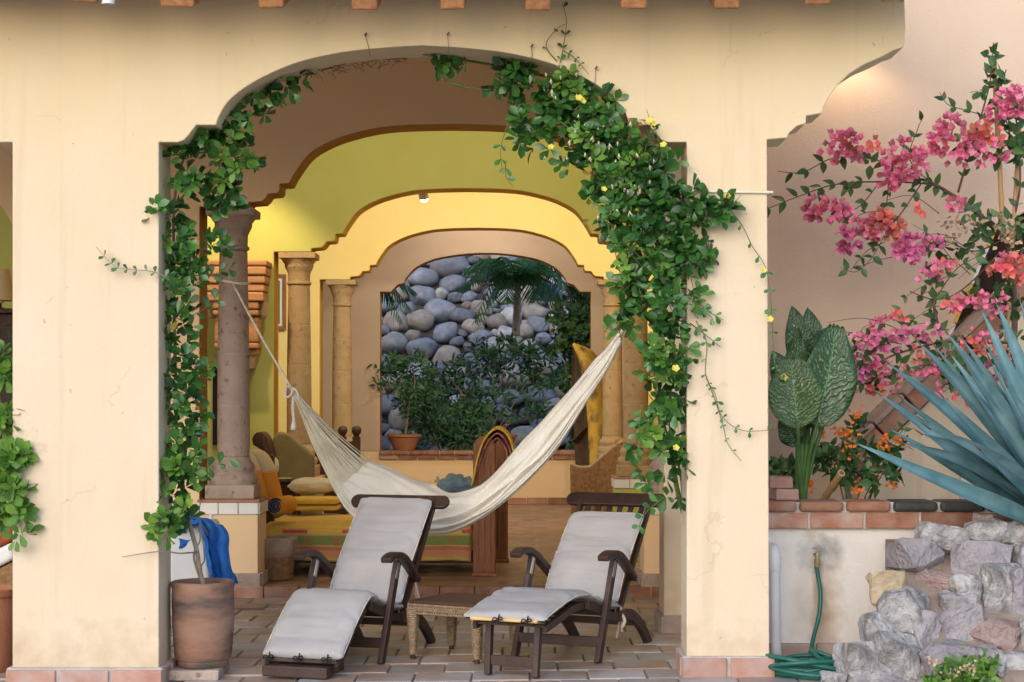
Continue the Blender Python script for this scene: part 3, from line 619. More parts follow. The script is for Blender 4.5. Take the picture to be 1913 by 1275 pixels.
def rosettes(blobs, n, size, rr, per=(4, 7), up=.35, out=(0, -1, 0), ob=.6, spread=(25, 75), jit=.25):
    "leaf matrices in little whorls filling the ellipsoids (centre, radii, weight)"
    res = []; ws = [b[2] for b in blobs]
    for _ in range(n):
        c, r_, w_ = rr.choices(blobs, ws)[0]
        while True:
            u = Vector((rr.uniform(-1, 1), rr.uniform(-1, 1), rr.uniform(-1, 1)))
            if u.length <= 1: break
        p = Vector(c) + Vector((u.x*r_[0], u.y*r_[1], u.z*r_[2]))
        ax = (Vector((u.x, u.y, u.z))*.5 + Vector(out)*ob + Vector((0, 0, up)) + Vector((rr.gauss(0, .5), rr.gauss(0, .5), rr.gauss(0, .5)))).normalized()
        e1 = ax.orthogonal().normalized(); e2 = ax.cross(e1); k = rr.randint(*per); a0 = rr.uniform(0, 6.28); tn = min(1, max(0, rr.gauss(.45, .25)))
        for i in range(k):
            a = a0 + 2*math.pi*i/k + rr.uniform(-.3, .3); el = rad(rr.uniform(*spread))
            d = ax*math.cos(el) + (e1*math.cos(a) + e2*math.sin(a))*math.sin(el)
            s = size*rr.uniform(1-jit*1.4, 1+jit)
            res.append((p + d*size*.12, d, ax, s, min(1, max(0, tn + rr.uniform(-.15, .15)))))
    return res
def foliage(parent, items, kind, m, nobj, rr, name='leaf', stuff='foliage'):
    "the nearest leaves become objects, the rest one mesh"
    items.sort(key=lambda t: (t[0] - Vector((0, 0, H))).length / t[3]**.5)
    lm = leaf_meshes(kind, m) if nobj else None; nb_ = len(LB[kind]); inv = wm(parent).inverted()
    for p, d, nrm, s, t in items[:nobj]:
        me = lm[rr.randrange(nb_)*4 + min(3, int(t*4))]
        o = bpy.data.objects.new(name, me); COL.objects.link(o); o.parent = parent; o.matrix_basis = inv @ basis(p, d, nrm, s)
    rest = [(*rr.choice(LB[kind]), basis(p, d, nrm, s), t) for p, d, nrm, s, t in items[nobj:]]
    if rest: joined(stuff, rest, m, parent)
def sprig(mb, pts, r0, r1, n=6):
    c = crv(pts, n); m_ = len(c); mb.tube(c, [r0 + (r1-r0)*i/(m_-1) for i in range(m_)], 5); return c
def sprig_leaves(c, step, size, rr, t0=.1, spread=.8):
    "leaves in opposite pairs along a stem"
    res = []; acc = 0
    L = sum((c[i+1]-c[i]).length for i in range(len(c)-1)); run = 0
    for i in range(len(c)-1):
        d = c[i+1]-c[i]; run += d.length; acc += d.length
        if run/L < t0 or acc < step: continue
        acc = 0; d.normalize(); s0 = d.cross(Vector((0, -1, 0))); s0 = s0.normalized() if s0.length > .01 else Vector((1, 0, 0))
        for sg in (-1, 1):
            if rr.random() < .15: continue
            dd = d*.5 + s0*sg*spread + Vector((rr.gauss(0, .2), rr.gauss(-.2, .2), rr.gauss(0, .2)))
            res.append((c[i], dd, Vector((rr.gauss(0, .3), -1, rr.gauss(.5, .3))), size*rr.uniform(.65, 1.15), min(1, max(0, rr.gauss(.6, .2)))))
    return res
def pb_(px, py, Y, rx, ry, rY, w_=None):
    c = P(px, py, Y); s = Y/F
    return (c, (rx*s, rY, ry*s), w_ if w_ else rx*ry)
def flower_mesh(n, petal, m, name='flower', tilt=35, tint=.5):
    b = leaf_base(1, petal, 'obovate', .2, .15, 3); V = []; Fc = []
    for k in range(n):
        d = Vector((math.cos(2*math.pi*k/n)*math.cos(rad(tilt)), math.sin(2*math.pi*k/n)*math.cos(rad(tilt)), math.sin(rad(tilt))))
        A = np.array(basis(Vector((0, 0, 0)), d, Vector((0, 0, 1)), 1)); o_ = len(V)
        V += (b[0] @ A[:3, :3].T + A[:3, 3]).tolist(); Fc += [tuple(i + o_ for i in f) for f in b[1]]
    return V, Fc

M['oldleaf'] = mat('yellowed_leaf', (.34, .30, .05), (.30, .17, .06), 18, .5, tint=(.7, 1.3), transl=.2)
# ---------------- deck chairs ----------------
def path_pt(path, t):
    n_ = len(path) - 1; i = min(int(t*n_), n_-1); f = t*n_ - i
    return path[i].lerp(path[i+1], f)
def cushion_mesh(path, w_, th, seed, puff=.0, ends=.12):
    "a stuffed pad following the (y, z) path; rounded rim, creases"
    pc = crv([Vector((0, y, z)) for y, z in path], 8); nu, nv = 72, 28
    rr = random.Random(seed)
    def fn(u, v):
        c = path_pt(pc, u); a = path_pt(pc, min(1, u+.01)) - path_pt(pc, max(0, u-.01)); a.normalize(); nrm = Vector((0, -a.z, a.y))
        ang = 2*math.pi*v; cx, sx = math.cos(ang), math.sin(ang)
        sq = lambda q_, e: math.copysign(abs(q_)**e, q_)
        e = min(1, min(u, 1-u)/ends*1.4 + .0); e = math.sqrt(max(0, 1 - (1-e)**2)) if e < 1 else 1
        x = w_/2*sq(cx, .42)*(.93 + .07*e); h = th/2*sq(sx, .75)*(.25 + .75*e)
        h *= 1 - .35*max(0, abs(cx)-.75)/.25
        p = c + Vector((x, 0, 0)) + nrm*h
        if sx > -.2:
            q_ = Vector((x*5 + seed, u*9, seed*3)); 
            cr_ = abs(noise.noise(Vector((x*9 + u*3, u*6, seed))))
            p += nrm*(noise.noise(q_*.7)*.014 - .010*max(0, 1 - cr_*9) + noise.noise(Vector((x*13 + u*22, u*9 - x*8, seed+4)))*.004)
        p += Vector((noise.noise(Vector((u*14, cx*2, seed+9)))*.008, 0, 0))
        return p
    m_ = MB().grid(fn, nu, nv, True)
    m_.f += [tuple(range(nv)), tuple(nu*nv + k for k in range(nv))]
    return m_
def deck_chair(loc, rz, low, label):
    t = thing('deck_chair', label, 'deck chair', loc, rz, group='dark wooden steamer deck chairs')
    B = lambda nm, m_, mt, **k: m_.build(nm, mt, t, world=False, **k)
    W = M['darkwood']; hw = .275
    foot = [(-.10, .395), (-.30, .28), (-.44, .165), (-.545, .08)] if low else [(-.10, .395), (-.30, .385), (-.50, .345), (-.68, .315)]
    seat = [(-.10, .395), (.08, .345), (.28, .285), (.46, .262)]
    bk0, bk1 = Vector((0, .44, .275)), Vector((0, 1.02, .925))
    for s in (-1, 1):
        x = s*hw
        B('leg', MB().bar((x, 0, 0), (x, .275, .605), .034, .062, (0, 1, 0)), W, bevel=.006)
        c = crv([(x*.93, .40, .24), (x*.93, .58, .235), (x*.93, .74, .17), (x*.93, .86, .085), (x*.93, .95, 0)], 6); m_ = MB()
        n_ = len(c); wv = []
        for i, p in enumerate(c):
            d = (c[min(i+1, n_-1)] - c[max(i-1, 0)]).normalized(); nn = Vector((0, -d.z, d.y))*.034
            wv += [p + nn + Vector((.016, 0, 0)), p - nn + Vector((.016, 0, 0)), p - nn - Vector((.016, 0, 0)), p + nn - Vector((.016, 0, 0))]
        m_.add(wv, [(i*4+k, i*4+(k+1) % 4, i*4+4+(k+1) % 4, i*4+4+k) for i in range(n_-1) for k in range(4)] + [(3, 2, 1, 0), tuple(n_*4-4+k for k in range(4))])
        B('rear_leg', m_, W, smooth=35)
        ac = crv([(x*1.06, .045, .628), (x*1.07, .14, .652), (x*1.07, .29, .632), (x*1.05, .46, .545), (x*1.02, .60, .455)], 6); m_ = MB(); n_ = len(ac); wv = []
        for i, p in enumerate(ac):
            d = (ac[min(i+1, n_-1)] - ac[max(i-1, 0)]).normalized(); nn = Vector((0, -d.z, d.y)); nn = nn if nn.z > 0 else -nn
            a_ = .036*(1 - .25*i/n_); h_ = .017 + .004*math.sin(3.1*i/n_)
            wv += [p + nn*h_ + Vector((a_, 0, 0)), p - nn*h_ + Vector((a_, 0, 0)), p - nn*h_ - Vector((a_, 0, 0)), p + nn*h_ - Vector((a_, 0, 0))]
        m_.add(wv, [(i*4+k, i*4+(k+1) % 4, i*4+4+(k+1) % 4, i*4+4+k) for i in range(n_-1) for k in range(4)] + [(3, 2, 1, 0), tuple(n_*4-4+k for k in range(4))])
        B('armrest', m_, W, smooth=35, bevel=.006)
        B('hinge_plate', MB().bar((x*1.0, .215, .50), (x*1.0, .262, .598), .038, .034, (0, 1, 0)), M['steel'], bevel=.003)
        so = [Vector((x*.9, y, z - .03)) for y, z in seat]; m_ = MB()
        for a, b in zip(so[:-1], so[1:]): m_.bar(a, b, .026, .05)
        B('seat_rail', m_, W)
        B('back_rail', MB().bar((x*.88, bk0.y-.04, bk0.z-.06), (x*.88, bk1.y, bk1.z), .03, .042), W, bevel=.005)
        fo = [Vector((x*.80, y, z - .03)) for y, z in foot]; m_ = MB()
        for a, b in zip(fo[:-1], fo[1:]): m_.bar(a, b, .024, .042)
        B('footrest_rail', m_, W)
    hx = .35; pl = [(hx*1.0 - .048 + .048*math.cos(rad(a)), .048*math.sin(rad(a))) for a in range(-90, 91, 15)]
    pl = [(x, z - .012*(1 - (x/hx)**2)*0) for x, z in pl] + [(-x, z) for x, z in pl[::-1]]
    up_ = (bk1 - bk0).normalized(); ang = math.atan2(up_.y, up_.z)
    top = [(x, z*1.05 + .028*0) for x, z in pl]
    B('headboard', MB().prism(top, -.014, .014, Matrix.Translation(bk1 + Vector((0, 0, .005))) @ Matrix.Rotation(-ang, 4, 'X')), W, bevel=.006)
    for k in range(6):
        x = -.19 + .076*k
        B('slat', MB().bar((x, bk0.y, bk0.z - .03), (x, bk1.y - .005, bk1.z - .03), .036, .014), W, bevel=.003, seg=1)
    for k in range(7):
        f = (k + .5)/7; i = min(int(f*3), 2); g_ = f*3 - i
        y = seat[i][0] + (seat[i+1][0]-seat[i][0])*g_; z = seat[i][1] + (seat[i+1][1]-seat[i][1])*g_
        B('seat_slat', MB().box((-hw*.88, y-.024, z-.028), (hw*.88, y+.024, z-.014)), W)
        y = foot[i][0] + (foot[i+1][0]-foot[i][0])*g_; z = foot[i][1] + (foot[i+1][1]-foot[i][1])*g_
        B('footrest_slat', MB().bar((-hw*.8, y, z-.022), (hw*.8, y, z-.022), .045, .014, (0, .5, 1) if low else (0, 0, 1)), W)
    B('stretcher', MB().bar((-hw, .045, .125), (hw, .045, .125), .024, .062), W, bevel=.004)
    B('stretcher', MB().bar((-hw*.93, .735, .165), (hw*.93, .735, .165), .026, .045), W, bevel=.004)
    B('crossbar', MB().tube([(-hw*.95, .06, .325), (hw*.95, .06, .325)], .02, 10), W, smooth=40)
    if low:
        B('footboard', MB().box((-.215, -.63, .002), (.195, -.53, .066)), W, bevel=.006)
        for s in (-1, 1): B('folded_leg', MB().bar((s*.15, -.58, .03), (s*.16, -.33, .035), .03, .045), W, bevel=.004)
    else:
        for s in (-1, 1):
            B('footrest_leg', MB().bar((s*.15, -.645, 0), (s*.155, -.61, .30), .036, .045, (0, 1, 0)), W, bevel=.005)
        B('stretcher', MB().bar((-.15, -.635, .085), (.15, -.635, .085), .02, .058), W, bevel=.004)
    th = .06; off = th*.5
    fp = [(y, z + off) for y, z in foot[::-1]]
    if not low: fp = [(-.765, .345), (-.56, .392), (-.30, .432), (-.10, .44)]
    fp = fp[:-1] + [(-.10, .425), (.06, .385), (.26, .325), (.45, .30)]
    c1 = B('seat_cushion', cushion_mesh(fp, .51, th, 3 + low*5, ends=.07), M['canvas'], smooth='all')
    bp0, bp1 = Vector((0, .405, .32)), (Vector((0, .985, .925)) if low else Vector((0, .90, .825))); nn = Vector((0, -.036, .030))
    bp = [bp0 + nn*.3, bp0.lerp(bp1, .3) + nn*1.1, bp0.lerp(bp1, .65) + nn, bp1 + nn*.7]
    c2_ = B('back_cushion', cushion_mesh([(p.y, p.z) for p in bp], .51, .062, 11 + low, ends=.05), M['canvas'], smooth='all')
    for cu, pth, w_ in ((c1, fp, .51), (c2_, [(p.y, p.z) for p in bp], .51)):
        pc = crv([Vector((0, y, z)) for y, z in pth], 6)[1:-1]
        for sx in (-1, 1): link('piping', MB().tube([p + Vector((sx*w_*.497, 0, 0)) for p in pc], .0042, 6).mesh('piping', 'all'), M['tape'], cu, False)
    # open cushion end with foam and ties
    e = fp[0]
    if not low:
        B('foam_edge', MB().box((-.205, e[0]-.012, e[1]-.017), (.215, e[0]+.04, e[1]+.002)), M['foam'], bevel=.008)
    for x in ((-.02, .16) if not low else (-.20, -.01, .17)):
        m_ = MB(); yy, zz = e[0]-.018, e[1]-.004
        m_.tube([(x, yy+.01, zz+.028), (x, yy-.006, zz), (x, yy+.008, zz-.03)], .004, 5)
        m_.tube(crv([(x, yy-.008, zz), (x+.022, yy-.014, zz+.016), (x+.03, yy-.014, zz+.002), (x, yy-.01, zz)], 4), .004, 5)
        m_.tube(crv([(x, yy-.008, zz), (x-.02, yy-.014, zz+.012), (x-.032, yy-.014, zz-.008), (x, yy-.01, zz)], 4), .004, 5)
        m_.tube([(x, yy-.008, zz), (x+.018, yy-.012, zz-.026)], .003, 5).tube([(x, yy-.008, zz), (x-.024, yy-.012, zz-.02)], .003, 5)
        B('cushion_tie', m_, M['blacktie'])
    m_ = MB(); x = hw*.93
    if not low:
        m_.bar((x, .44, .30), (x+.012, .435, .14), .022, .003, (1, 0, 0)).bar((x+.006, .45, .29), (x-.02, .42, .10), .024, .003, (1, 0, .2)).tube(crv([(x, .44, .26), (x+.03, .43, .21), (x+.012, .43, .17)], 4), .011, 6)
    else:
        m_.bar((x+.01, .62, .44), (x+.04, .60, .34), .022, .003, (1, 0, 0)).bar((x+.01, .62, .45), (x+.015, .62, .33), .024, .003, (1, 0, .2))
    B('fabric_tie', m_, M['tape'])
    return t
deck_chair((.215, 10.66, zf(.2, 10.7)), rad(-24.2), False, 'dark wooden deck chair with raised padded footrest and visible back slats')
deck_chair((-1.11, 10.72, zf(-1.1, 10.7)), rad(-17.5), True, 'dark wooden deck chair with its padded footrest let down to the floor')

# ---------------- woven side table ----------------
tb = thing('side_table', 'small woven rush side table standing between the two deck chairs', 'table', (-.35, 10.9, zf(-.35, 10.9)), rad(-29))
hh = .235
def strands(m_, a, b, w_, d_, n_, M_):
    pass
tp = MB().box((-hh-.02, -hh-.02, .34), (hh+.02, hh+.02, .362)).build('tabletop', M['brownwood'], tb, world=False, bevel=.006)
for s in (0, 1, 2, 3):
    T = Matrix.Rotation(s*math.pi/2, 4, 'Z'); m_ = MB()
    for k in range(28):      # plaited apron: short slanting strands
        x = -hh - .01 + (2*hh+.02)*k/27
        for r_ in range(4):
            z = .286 + .016*r_; sl = .009 if r_ % 2 else -.009
            m_.tube([(x-.012, -hh-.012, z - sl), (x, -hh-.020, z), (x+.012, -hh-.012, z+sl)], .0062, 5, M=T)
    tag(m_.build('woven_apron', M['rattan'], tb, world=False, smooth='all'), kind='stuff')
for sx in (-1, 1):
    for sy in (-1, 1):
        m_ = MB(); m_.bar((sx*(hh-.005), sy*(hh-.005), 0), (sx*(hh-.005), sy*(hh-.005), .34), .028, .028, (0, 1, 0))
        lg = m_.build('leg', M['brownwood'], tb, world=False, bevel=.004)
        m_ = MB(); N_ = 24
        for k in range(N_):
            z = .02 + .29*k/N_; r_ = .017 + .012*k/N_
            pts = [(sx*(hh-.005) + r_*1.35*math.cos(a), sy*(hh-.005) + r_*1.35*math.sin(a), z + .016*(a/6.28)) for a in [rad(45*i) for i in range(9)]]
            m_.tube(pts, .0065, 5)
        tag(m_.build('rush_wrapping', M['rattan'], lg, world=False, smooth='all'), kind='stuff')

# ---------------- hammock ----------------
hm = thing('hammock', 'white cotton hammock slung between the grey column and the right pillar', 'hammock', (-.2, 12, .65))
HS = [(690,862,626,918,13.15,.16),(735,877,650,952,12.95,.2),(790,903,700,985,12.65,.24),(840,926,775,994,12.35,.25),(885,917,850,988,12.1,.24),(930,880,915,957,11.85,.21),(985,818,978,905,11.55,.18),(1040,757,1040,838,11.25,.14),(1090,700,1092,755,10.95,.10),(1130,655,1133,692,10.72,.06),(1157,622,1160,640,10.55,.025)]
tops = crv([P(a, b, Y) for a, b, c, d, Y, h_ in HS], 6); bots = crv([P(c, d, Y) for a, b, c, d, Y, h_ in HS], 6); hds = crv([Vector((h_, 0, 0)) for *_, h_ in HS], 6)
nH = len(tops) - 1
def hsurf(u, v):
    i = min(int(u*nH), nH-1); f = u*nH - i
    A, B_, h_ = tops[i].lerp(tops[i+1], f), bots[i].lerp(bots[i+1], f), hds[i].lerp(hds[i+1], f).x
    a = math.pi*(v - .5)                      # -90..90 from near rim round the bottom to far rim
    k = math.cos(a)**.7 if abs(v-.5) < .5 else 0
    p = A.lerp(B_, k) + Vector((0, math.sin(a)*h_, 0))
    amp = (.010 + .022*min(1, h_/.12))*math.sin(math.pi*min(1, u*3.0 + .12)*.5)
    w_ = v*30 + 2.0*math.sin(u*4 + v*3) + noise.noise(Vector((u*5, v*5, 0)))*2.2
    fo = 1 - 2*abs(math.sin(w_))**.55 + .45*math.sin(v*74 + u*7 + noise.noise(Vector((u*8, v*9, 5)))*2)
    p += Vector((.3*fo*amp, -fo*amp*1.0, fo*amp*.55)) + Vector((0, 0, noise.noise(Vector((u*10, v*4, 3)))*.012))
    return p
hf = MB().grid(hsurf, 130, 150).build('fabric', M['cotton'], hm, smooth='all')
md = hf.modifiers.new('thick', 'SOLIDIFY'); md.thickness = .006
kn = P(549, 733, 13.55); m_ = MB()
rr = random.Random(2)
for k in range(150):
    v = k/149; e = hsurf(0.0 + .012*rr.random(), v); s0 = kn + Vector((rr.gauss(0, .008), rr.gauss(0, .008), rr.gauss(0, .008)))
    md_ = s0.lerp(e, .5) + Vector((rr.gauss(0, .005), rr.gauss(0, .008), -.028 + rr.gauss(0, .006)))
    m_.tube(crv([s0, md_, e], 4), .0042, 4, False)
tag(m_.build('end_strings', M['string'], hm, smooth='all'), kind='stuff')
colp = P(436, 532, 14.22); m_ = MB()
m_.tube(crv([colp, colp.lerp(kn, .5) + Vector((0, 0, -.02)), kn], 6), .009, 8)
m_.tube(crv([kn + Vector((0, 0, .0)), P(536, 722, 13.5), P(534, 742, 13.5), P(544, 738, 13.5), P(548, 726, 13.5), P(556, 735, 13.5), P(557, 748, 13.5)], 5), .009, 7)
m_.tube(crv([kn, P(547, 760, 13.48), P(549, 785, 13.48)], 5), .011, 7)
m_.build('cord', M['cotton'], hm, smooth='all')
for v0, r_ in ((.015, .009), (.27, .006), (.35, .007), (.425, .006), (.985, .008)):  # cords added along rims and folds to cast dark fold lines
    MB().tube([hsurf(u/60, v0) + Vector((0, -.004, 0)) for u in range(1, 61)], r_, 6).build('fold_shade_cord', M['cotton'], hm, smooth='all')
tz = P(549, 783, 13.48)
MB().lathe([(0, -.085), (.026, -.085), (.022, -.05), (.012, -.015), (.012, 0), (0, .004)], tz, 12).build('tassel', M['cotton'], hm, smooth='all')
m_ = MB(); zc = P(0, 527, 14.34).z; m_.tube([(-2.35 + .134*math.cos(a), 14.34 + .134*math.sin(a), zc + .012*math.sin(a*2 + 1) - .02*max(0, math.cos(a))) for a in [2*math.pi*i/28 for i in range(29)]], .011, 7)
m_.build('column_loop', M['cotton'], hm, smooth='all')
e1 = P(1158, 630, 10.55); m_ = MB(); rz_ = P(0, 357, 9.985).z
pl_ = Vector((.945, 10.20, rz_ - .02))
m_.tube(crv([e1, e1.lerp(pl_, .5) + Vector((0, 0, -.012)), pl_], 5), .012, 7)
x0_, x1_ = .938, 1.438
m_.tube([pl_, (x0_, 9.988, rz_), (x1_, 9.988, rz_ - .008), (x1_, 10.362, rz_ - .01), (x0_, 10.362, rz_ - .012), pl_], .0085, 7)
m_.build('pillar_rope', M['string'], hm, smooth='all')

# ---------------- pot with its brick, left vine ----------------
pc_ = P(379, 1243, 10.32); pz = pc_.z; px_ = pc_.x
pbk = thing('pot_stand', 'old brick slab standing under the tall terracotta pot', 'brick', (px_, 10.32, zf(px_, 10.3)))
o = MB().box((px_-.205, 10.14, zf(px_, 10.3)-.005), (px_+.125, 10.5, pz-.004)).build('slab', M['cap'], pbk, bevel=.012, seg=2); displace(o, .006, 12, 3)
def pot(loc, prof, label, m, soil_z, rim_r, nm='terracotta_pot', wob=.012, grp=None):
    t = thing(nm, label, 'pot', loc, group=grp)
    MB().lathe(prof, loc, 40, wob).build('body', m, t, smooth=50)
    MB().lathe([(0, soil_z-.02), (rim_r, soil_z-.02), (rim_r, soil_z), (rim_r*.5, soil_z+.012), (0, soil_z+.015)], loc, 24).build('soil', M['soil'], t)
    return t
pot((px_, 10.32, pz), [(0, 0), (.145, 0), (.15, .02), (.148, .035), (.164, .05), (.172, .12), (.181, .26), (.183, .38), (.181, .455), (.184, .47), (.184, .492), (.174, .498), (.165, .485), (.165, .40), (0, .39)], 'tall smoke stained terracotta pot beside the left pillar', M['clay'], .455, .166)
def px_stem(pts, r0, r1, mb_, n_=6): return sprig(mb_, [P(*p) for p in pts], r0, r1, n_)
lv = thing('climbing_vine', 'leafy green vine climbing from the tall pot up the left pillar to the arch', 'vine', (px_, 10.32, pz + .45))
rr = random.Random(21); sm = MB(); extra = []
px_stem([(381,1096,10.32),(372,1060,10.3),(368,1030,10.28),(350,960,10.28),(338,880,10.3),(330,800,10.32),(328,700,10.33),(326,600,10.33),(325,480,10.33),(328,360,10.33),(360,262,10.33),(430,205,10.35),(500,150,10.36),(575,128,10.37)], .016, .005, sm)
px_stem([(379,1096,10.32),(362,1040,10.3),(374,1010,10.26),(372,980,10.24)], .008, .004, sm)
px_stem([(381,1096,10.34),(376,1060,10.4),(382,1040,10.4),(372,960,10.42),(378,930,10.45)], .006, .003, sm)
px_stem([(368,1032,10.25),(335,1034,10.05),(306,1030,9.955),(270,1034,9.95),(228,1041,9.95)], .005, .002, sm)
px_stem([(330,290,10.3),(400,290,10.35),(412,350,10.36),(416,420,10.36)], .006, .003, sm)
px_stem([(400,215,10.33),(470,170,10.34),(505,140,10.34)], .004, .003, sm)
for pts in ([(330,545,10.15),(312,520,9.955),(285,508,9.95),(250,504,9.95),(215,498,9.95),(180,462,9.95)], [(340,600,10.3),(380,578,10.4),(405,560,10.4)], [(345,480,10.3),(395,460,10.4),(430,440,10.4)], [(340,880,10.3),(400,870,10.4),(450,845,10.4)], [(350,540,10.3),(395,515,10.45),(440,500,10.45)], [(350,980,10.2),(310,985,10.1),(275,990,10.05)],[(360,690,10.3),(380,705,10.35),(392,708,10.35)]):
    c = px_stem(pts, .004, .0015, sm); extra += sprig_leaves(c, .05, .042 if pts[0][0] == 330 else .07, rr, .25)
sm.build('stem', M['bark'], lv, smooth='all')
bl = [pb_(305,988,10.0,32,28,.08), pb_(345,965,10.15,24,26,.1), pb_(318,915,10.1,24,24,.1), pb_(350,900,10.2,26,40,.1), pb_(346,830,10.22,32,34,.1), pb_(340,760,10.22,38,46,.1), pb_(338,680,10.22,36,50,.1), pb_(334,600,10.22,32,44,.1), pb_(340,520,10.2,40,40,.1), pb_(345,460,10.2,42,40,.12), pb_(330,390,10.2,32,44,.12), pb_(345,320,10.2,42,42,.12), pb_(385,262,10.25,54,40,.12), pb_(440,290,10.3,40,36,.08,700), pb_(430,225,10.25,46,34,.1,2400), pb_(485,190,10.27,40,36,.1,2200), pb_(535,152,10.3,42,22,.08,1700), pb_(395,235,10.25,34,26,.1,1300), pb_(415,370,10.3,24,52,.08), pb_(425,450,10.3,16,20,.06), pb_(372,700,10.25,20,24,.06), pb_(290,395,10.05,14,12,.05)]
it = rosettes(bl, 255, .074, rr, (4, 7)) + extra
foliage(lv, it, 'obovate', M['leaf'], 300, rr)
yl = rosettes([pb_(300,985,9.95,28,26,.06), pb_(345,880,10.1,24,30,.06), pb_(430,300,10.2,36,40,.06), pb_(335,960,10.05,20,24,.05)], 24, .075, rr, (5, 7), ob=.9)
foliage(lv, yl, 'obovate', M['leafy'], 0, rr, stuff='young_foliage')

dl = rosettes([pb_(345,700,10.15,26,220,.08), pb_(400,280,10.2,60,50,.08)], 10, .06, rr, (1, 2), up=-.3)
foliage(lv, dl, 'obovate', M['oldleaf'], 0, rr, stuff='old_leaves')
# ---------------- right vine ----------------
rv = thing('flowering_vine', 'thick green vine with small yellow flowers hanging over the right half of the arch', 'vine', (.75, 10.2, 2.5))
rr = random.Random(33); sm = MB(); extra = []
px_stem([(1278,965,10.35),(1262,900,10.3),(1255,820,10.3),(1250,700,10.3),(1262,600,10.3),(1270,480,10.3),(1262,380,10.3),(1215,290,10.3),(1160,220,10.3),(1080,160,10.33),(980,135,10.36),(880,115,10.38),(800,104,10.38),(690,108,10.36),(600,132,10.36)], .016, .006, sm)
px_stem([(1277,965,10.38),(1270,880,10.36),(1240,780,10.33),(1262,650,10.3)], .01, .006, sm)
px_stem([(830,150,10.3),(880,165,10.25),(960,170,10.2)], .006, .004, sm); px_stem([(825,140,10.3),(850,160,10.28),(905,168,10.25),(940,190,10.2)], .004, .003, sm)
SP = [([(1045,125,10.0),(1052,90,9.97),(1058,40,9.96),(1050,5,9.95)], .06, .04), ([(1040,115,10.0),(1020,85,9.97),(1040,55,9.96),(1058,45,9.96)], .1, .025), ([(1052,95,9.97),(1075,110,9.96),(1100,140,9.95)], .04, .028),
      ([(1345,370,9.9),(1385,420,9.92),(1405,460,9.93),(1430,500,9.94),(1440,560,9.94),(1440,600,9.94)], .09, .05), ([(1440,560,9.94),(1445,650,9.94),(1450,690,9.94),(1465,710,10.9)], .1, .03), ([(1300,600,9.92),(1320,640,9.92),(1318,700,9.93),(1335,735,9.93),(1350,780,9.94),(1390,805,9.95),(1450,802,9.96)], .075, .036),
      ([(1318,700,9.93),(1340,760,9.94),(1352,800,9.94),(1360,830,9.95),(1385,862,9.95)], .07, .024), ([(1240,930,10.0),(1205,960,9.95),(1192,990,9.93)], .05, .06), ([(945,300,10.1),(945,330,10.08),(960,350,10.08)], .06, .055), ([(950,230,10.1),(935,280,10.08),(940,325,10.06)], .07, .06), ([(1200,300,9.95),(1215,240,9.93),(1208,205,9.92)], .05, .03), ([(1250,350,9.95),(1230,260,9.92),(1214,228,9.92)], .07, .03), ([(1320,380,9.95),(1360,385,9.9),(1385,365,9.9)], .05, .06), ([(1130,620,10.1),(1150,600,10.05),(1160,630,10.05)], .05, .08), ([(1200,760,10.1),(1190,820,10.05),(1180,850,10.05)], .05, .07)]
for pts, st_, sz in SP:
    c = px_stem(pts, .0035, .0015, sm); extra += sprig_leaves(c, st_, sz, rr, .05)
for _ in range(26):     # wandering thin stems over the mass
    x, y = rr.uniform(1040, 1290), 0; y = 190 + (x-1040)*1.1 + rr.uniform(-60, 160); a = rr.uniform(.2, 1.4)
    c = px_stem([(x, y, 10.0), (x+30*math.cos(a), y+40*math.sin(a), 9.95), (x+65*math.cos(a), y+70*math.sin(a)+10, 9.94)], .0035, .002, sm); extra += sprig_leaves(c, .05, .05, rr, .2)
sm.build('stem', M['stem'], rv, smooth='all')
m_ = MB(); rr2 = random.Random(4)
for _ in range(60):
    x = rr2.uniform(575, 740); y = 132 - 30*math.sin((x-560)/200*1.5) + abs(rr2.gauss(0, 9)); a = rr2.uniform(0, 3)
    m_.tube(crv([P(x, y, 10.34), P(x+14*math.cos(a), y+8*math.sin(a)-2, 10.32), P(x+26*math.cos(a), y+14*math.sin(a), 10.34)], 3), .0015, 4)
tag(m_.build('dry_tendrils', M['darkbark'], rv), kind='stuff')
bl = [pb_(820,110,10.3,28,14,.04,260), pb_(880,118,10.3,20,12,.04,120), pb_(960,145,10.22,40,34,.1), pb_(955,205,10.22,38,30,.1,900), pb_(1000,200,10.2,46,46,.12), pb_(985,270,10.2,34,46,.1,1000), pb_(1060,200,10.12,56,54,.16), pb_(1070,270,10.1,46,50,.14,1500), pb_(1120,240,10.05,54,70,.16), pb_(1140,320,10.05,56,72,.16), pb_(1190,300,10.02,52,70,.16), pb_(1240,320,10.0,36,44,.12), pb_(1190,400,10.02,66,70,.18), pb_(1260,400,9.98,60,60,.16), pb_(1330,390,9.93,36,26,.06,700), pb_(1215,480,10.04,72,66,.18), pb_(1285,470,9.98,40,50,.12), pb_(1190,550,10.1,46,46,.14), pb_(1255,560,10.0,54,60,.16), pb_(1170,600,10.12,26,36,.1,600), pb_(1250,640,10.02,50,54,.14), pb_(1248,720,10.05,42,54,.12), pb_(1240,800,10.08,44,46,.12), pb_(1210,830,10.08,34,30,.08,700), pb_(1255,850,10.05,36,40,.1), pb_(1225,890,10.05,28,26,.08,500), pb_(1252,930,10.05,20,26,.06,350)]
it = rosettes(bl, 600, .076, rr, (4, 6), ob=.75) + extra
foliage(rv, it, 'obovate', M['leaf'], 300, rr)
yl = rosettes([pb_(1075,170,9.98,44,40,.05), pb_(1120,260,9.95,50,60,.05), pb_(1180,340,9.93,50,60,.05), pb_(1240,680,9.95,40,70,.05), pb_(1230,820,9.97,40,50,.05), pb_(1210,480,9.9,70,70,.04,1000)], 70, .062, rr, (4, 6), ob=1)
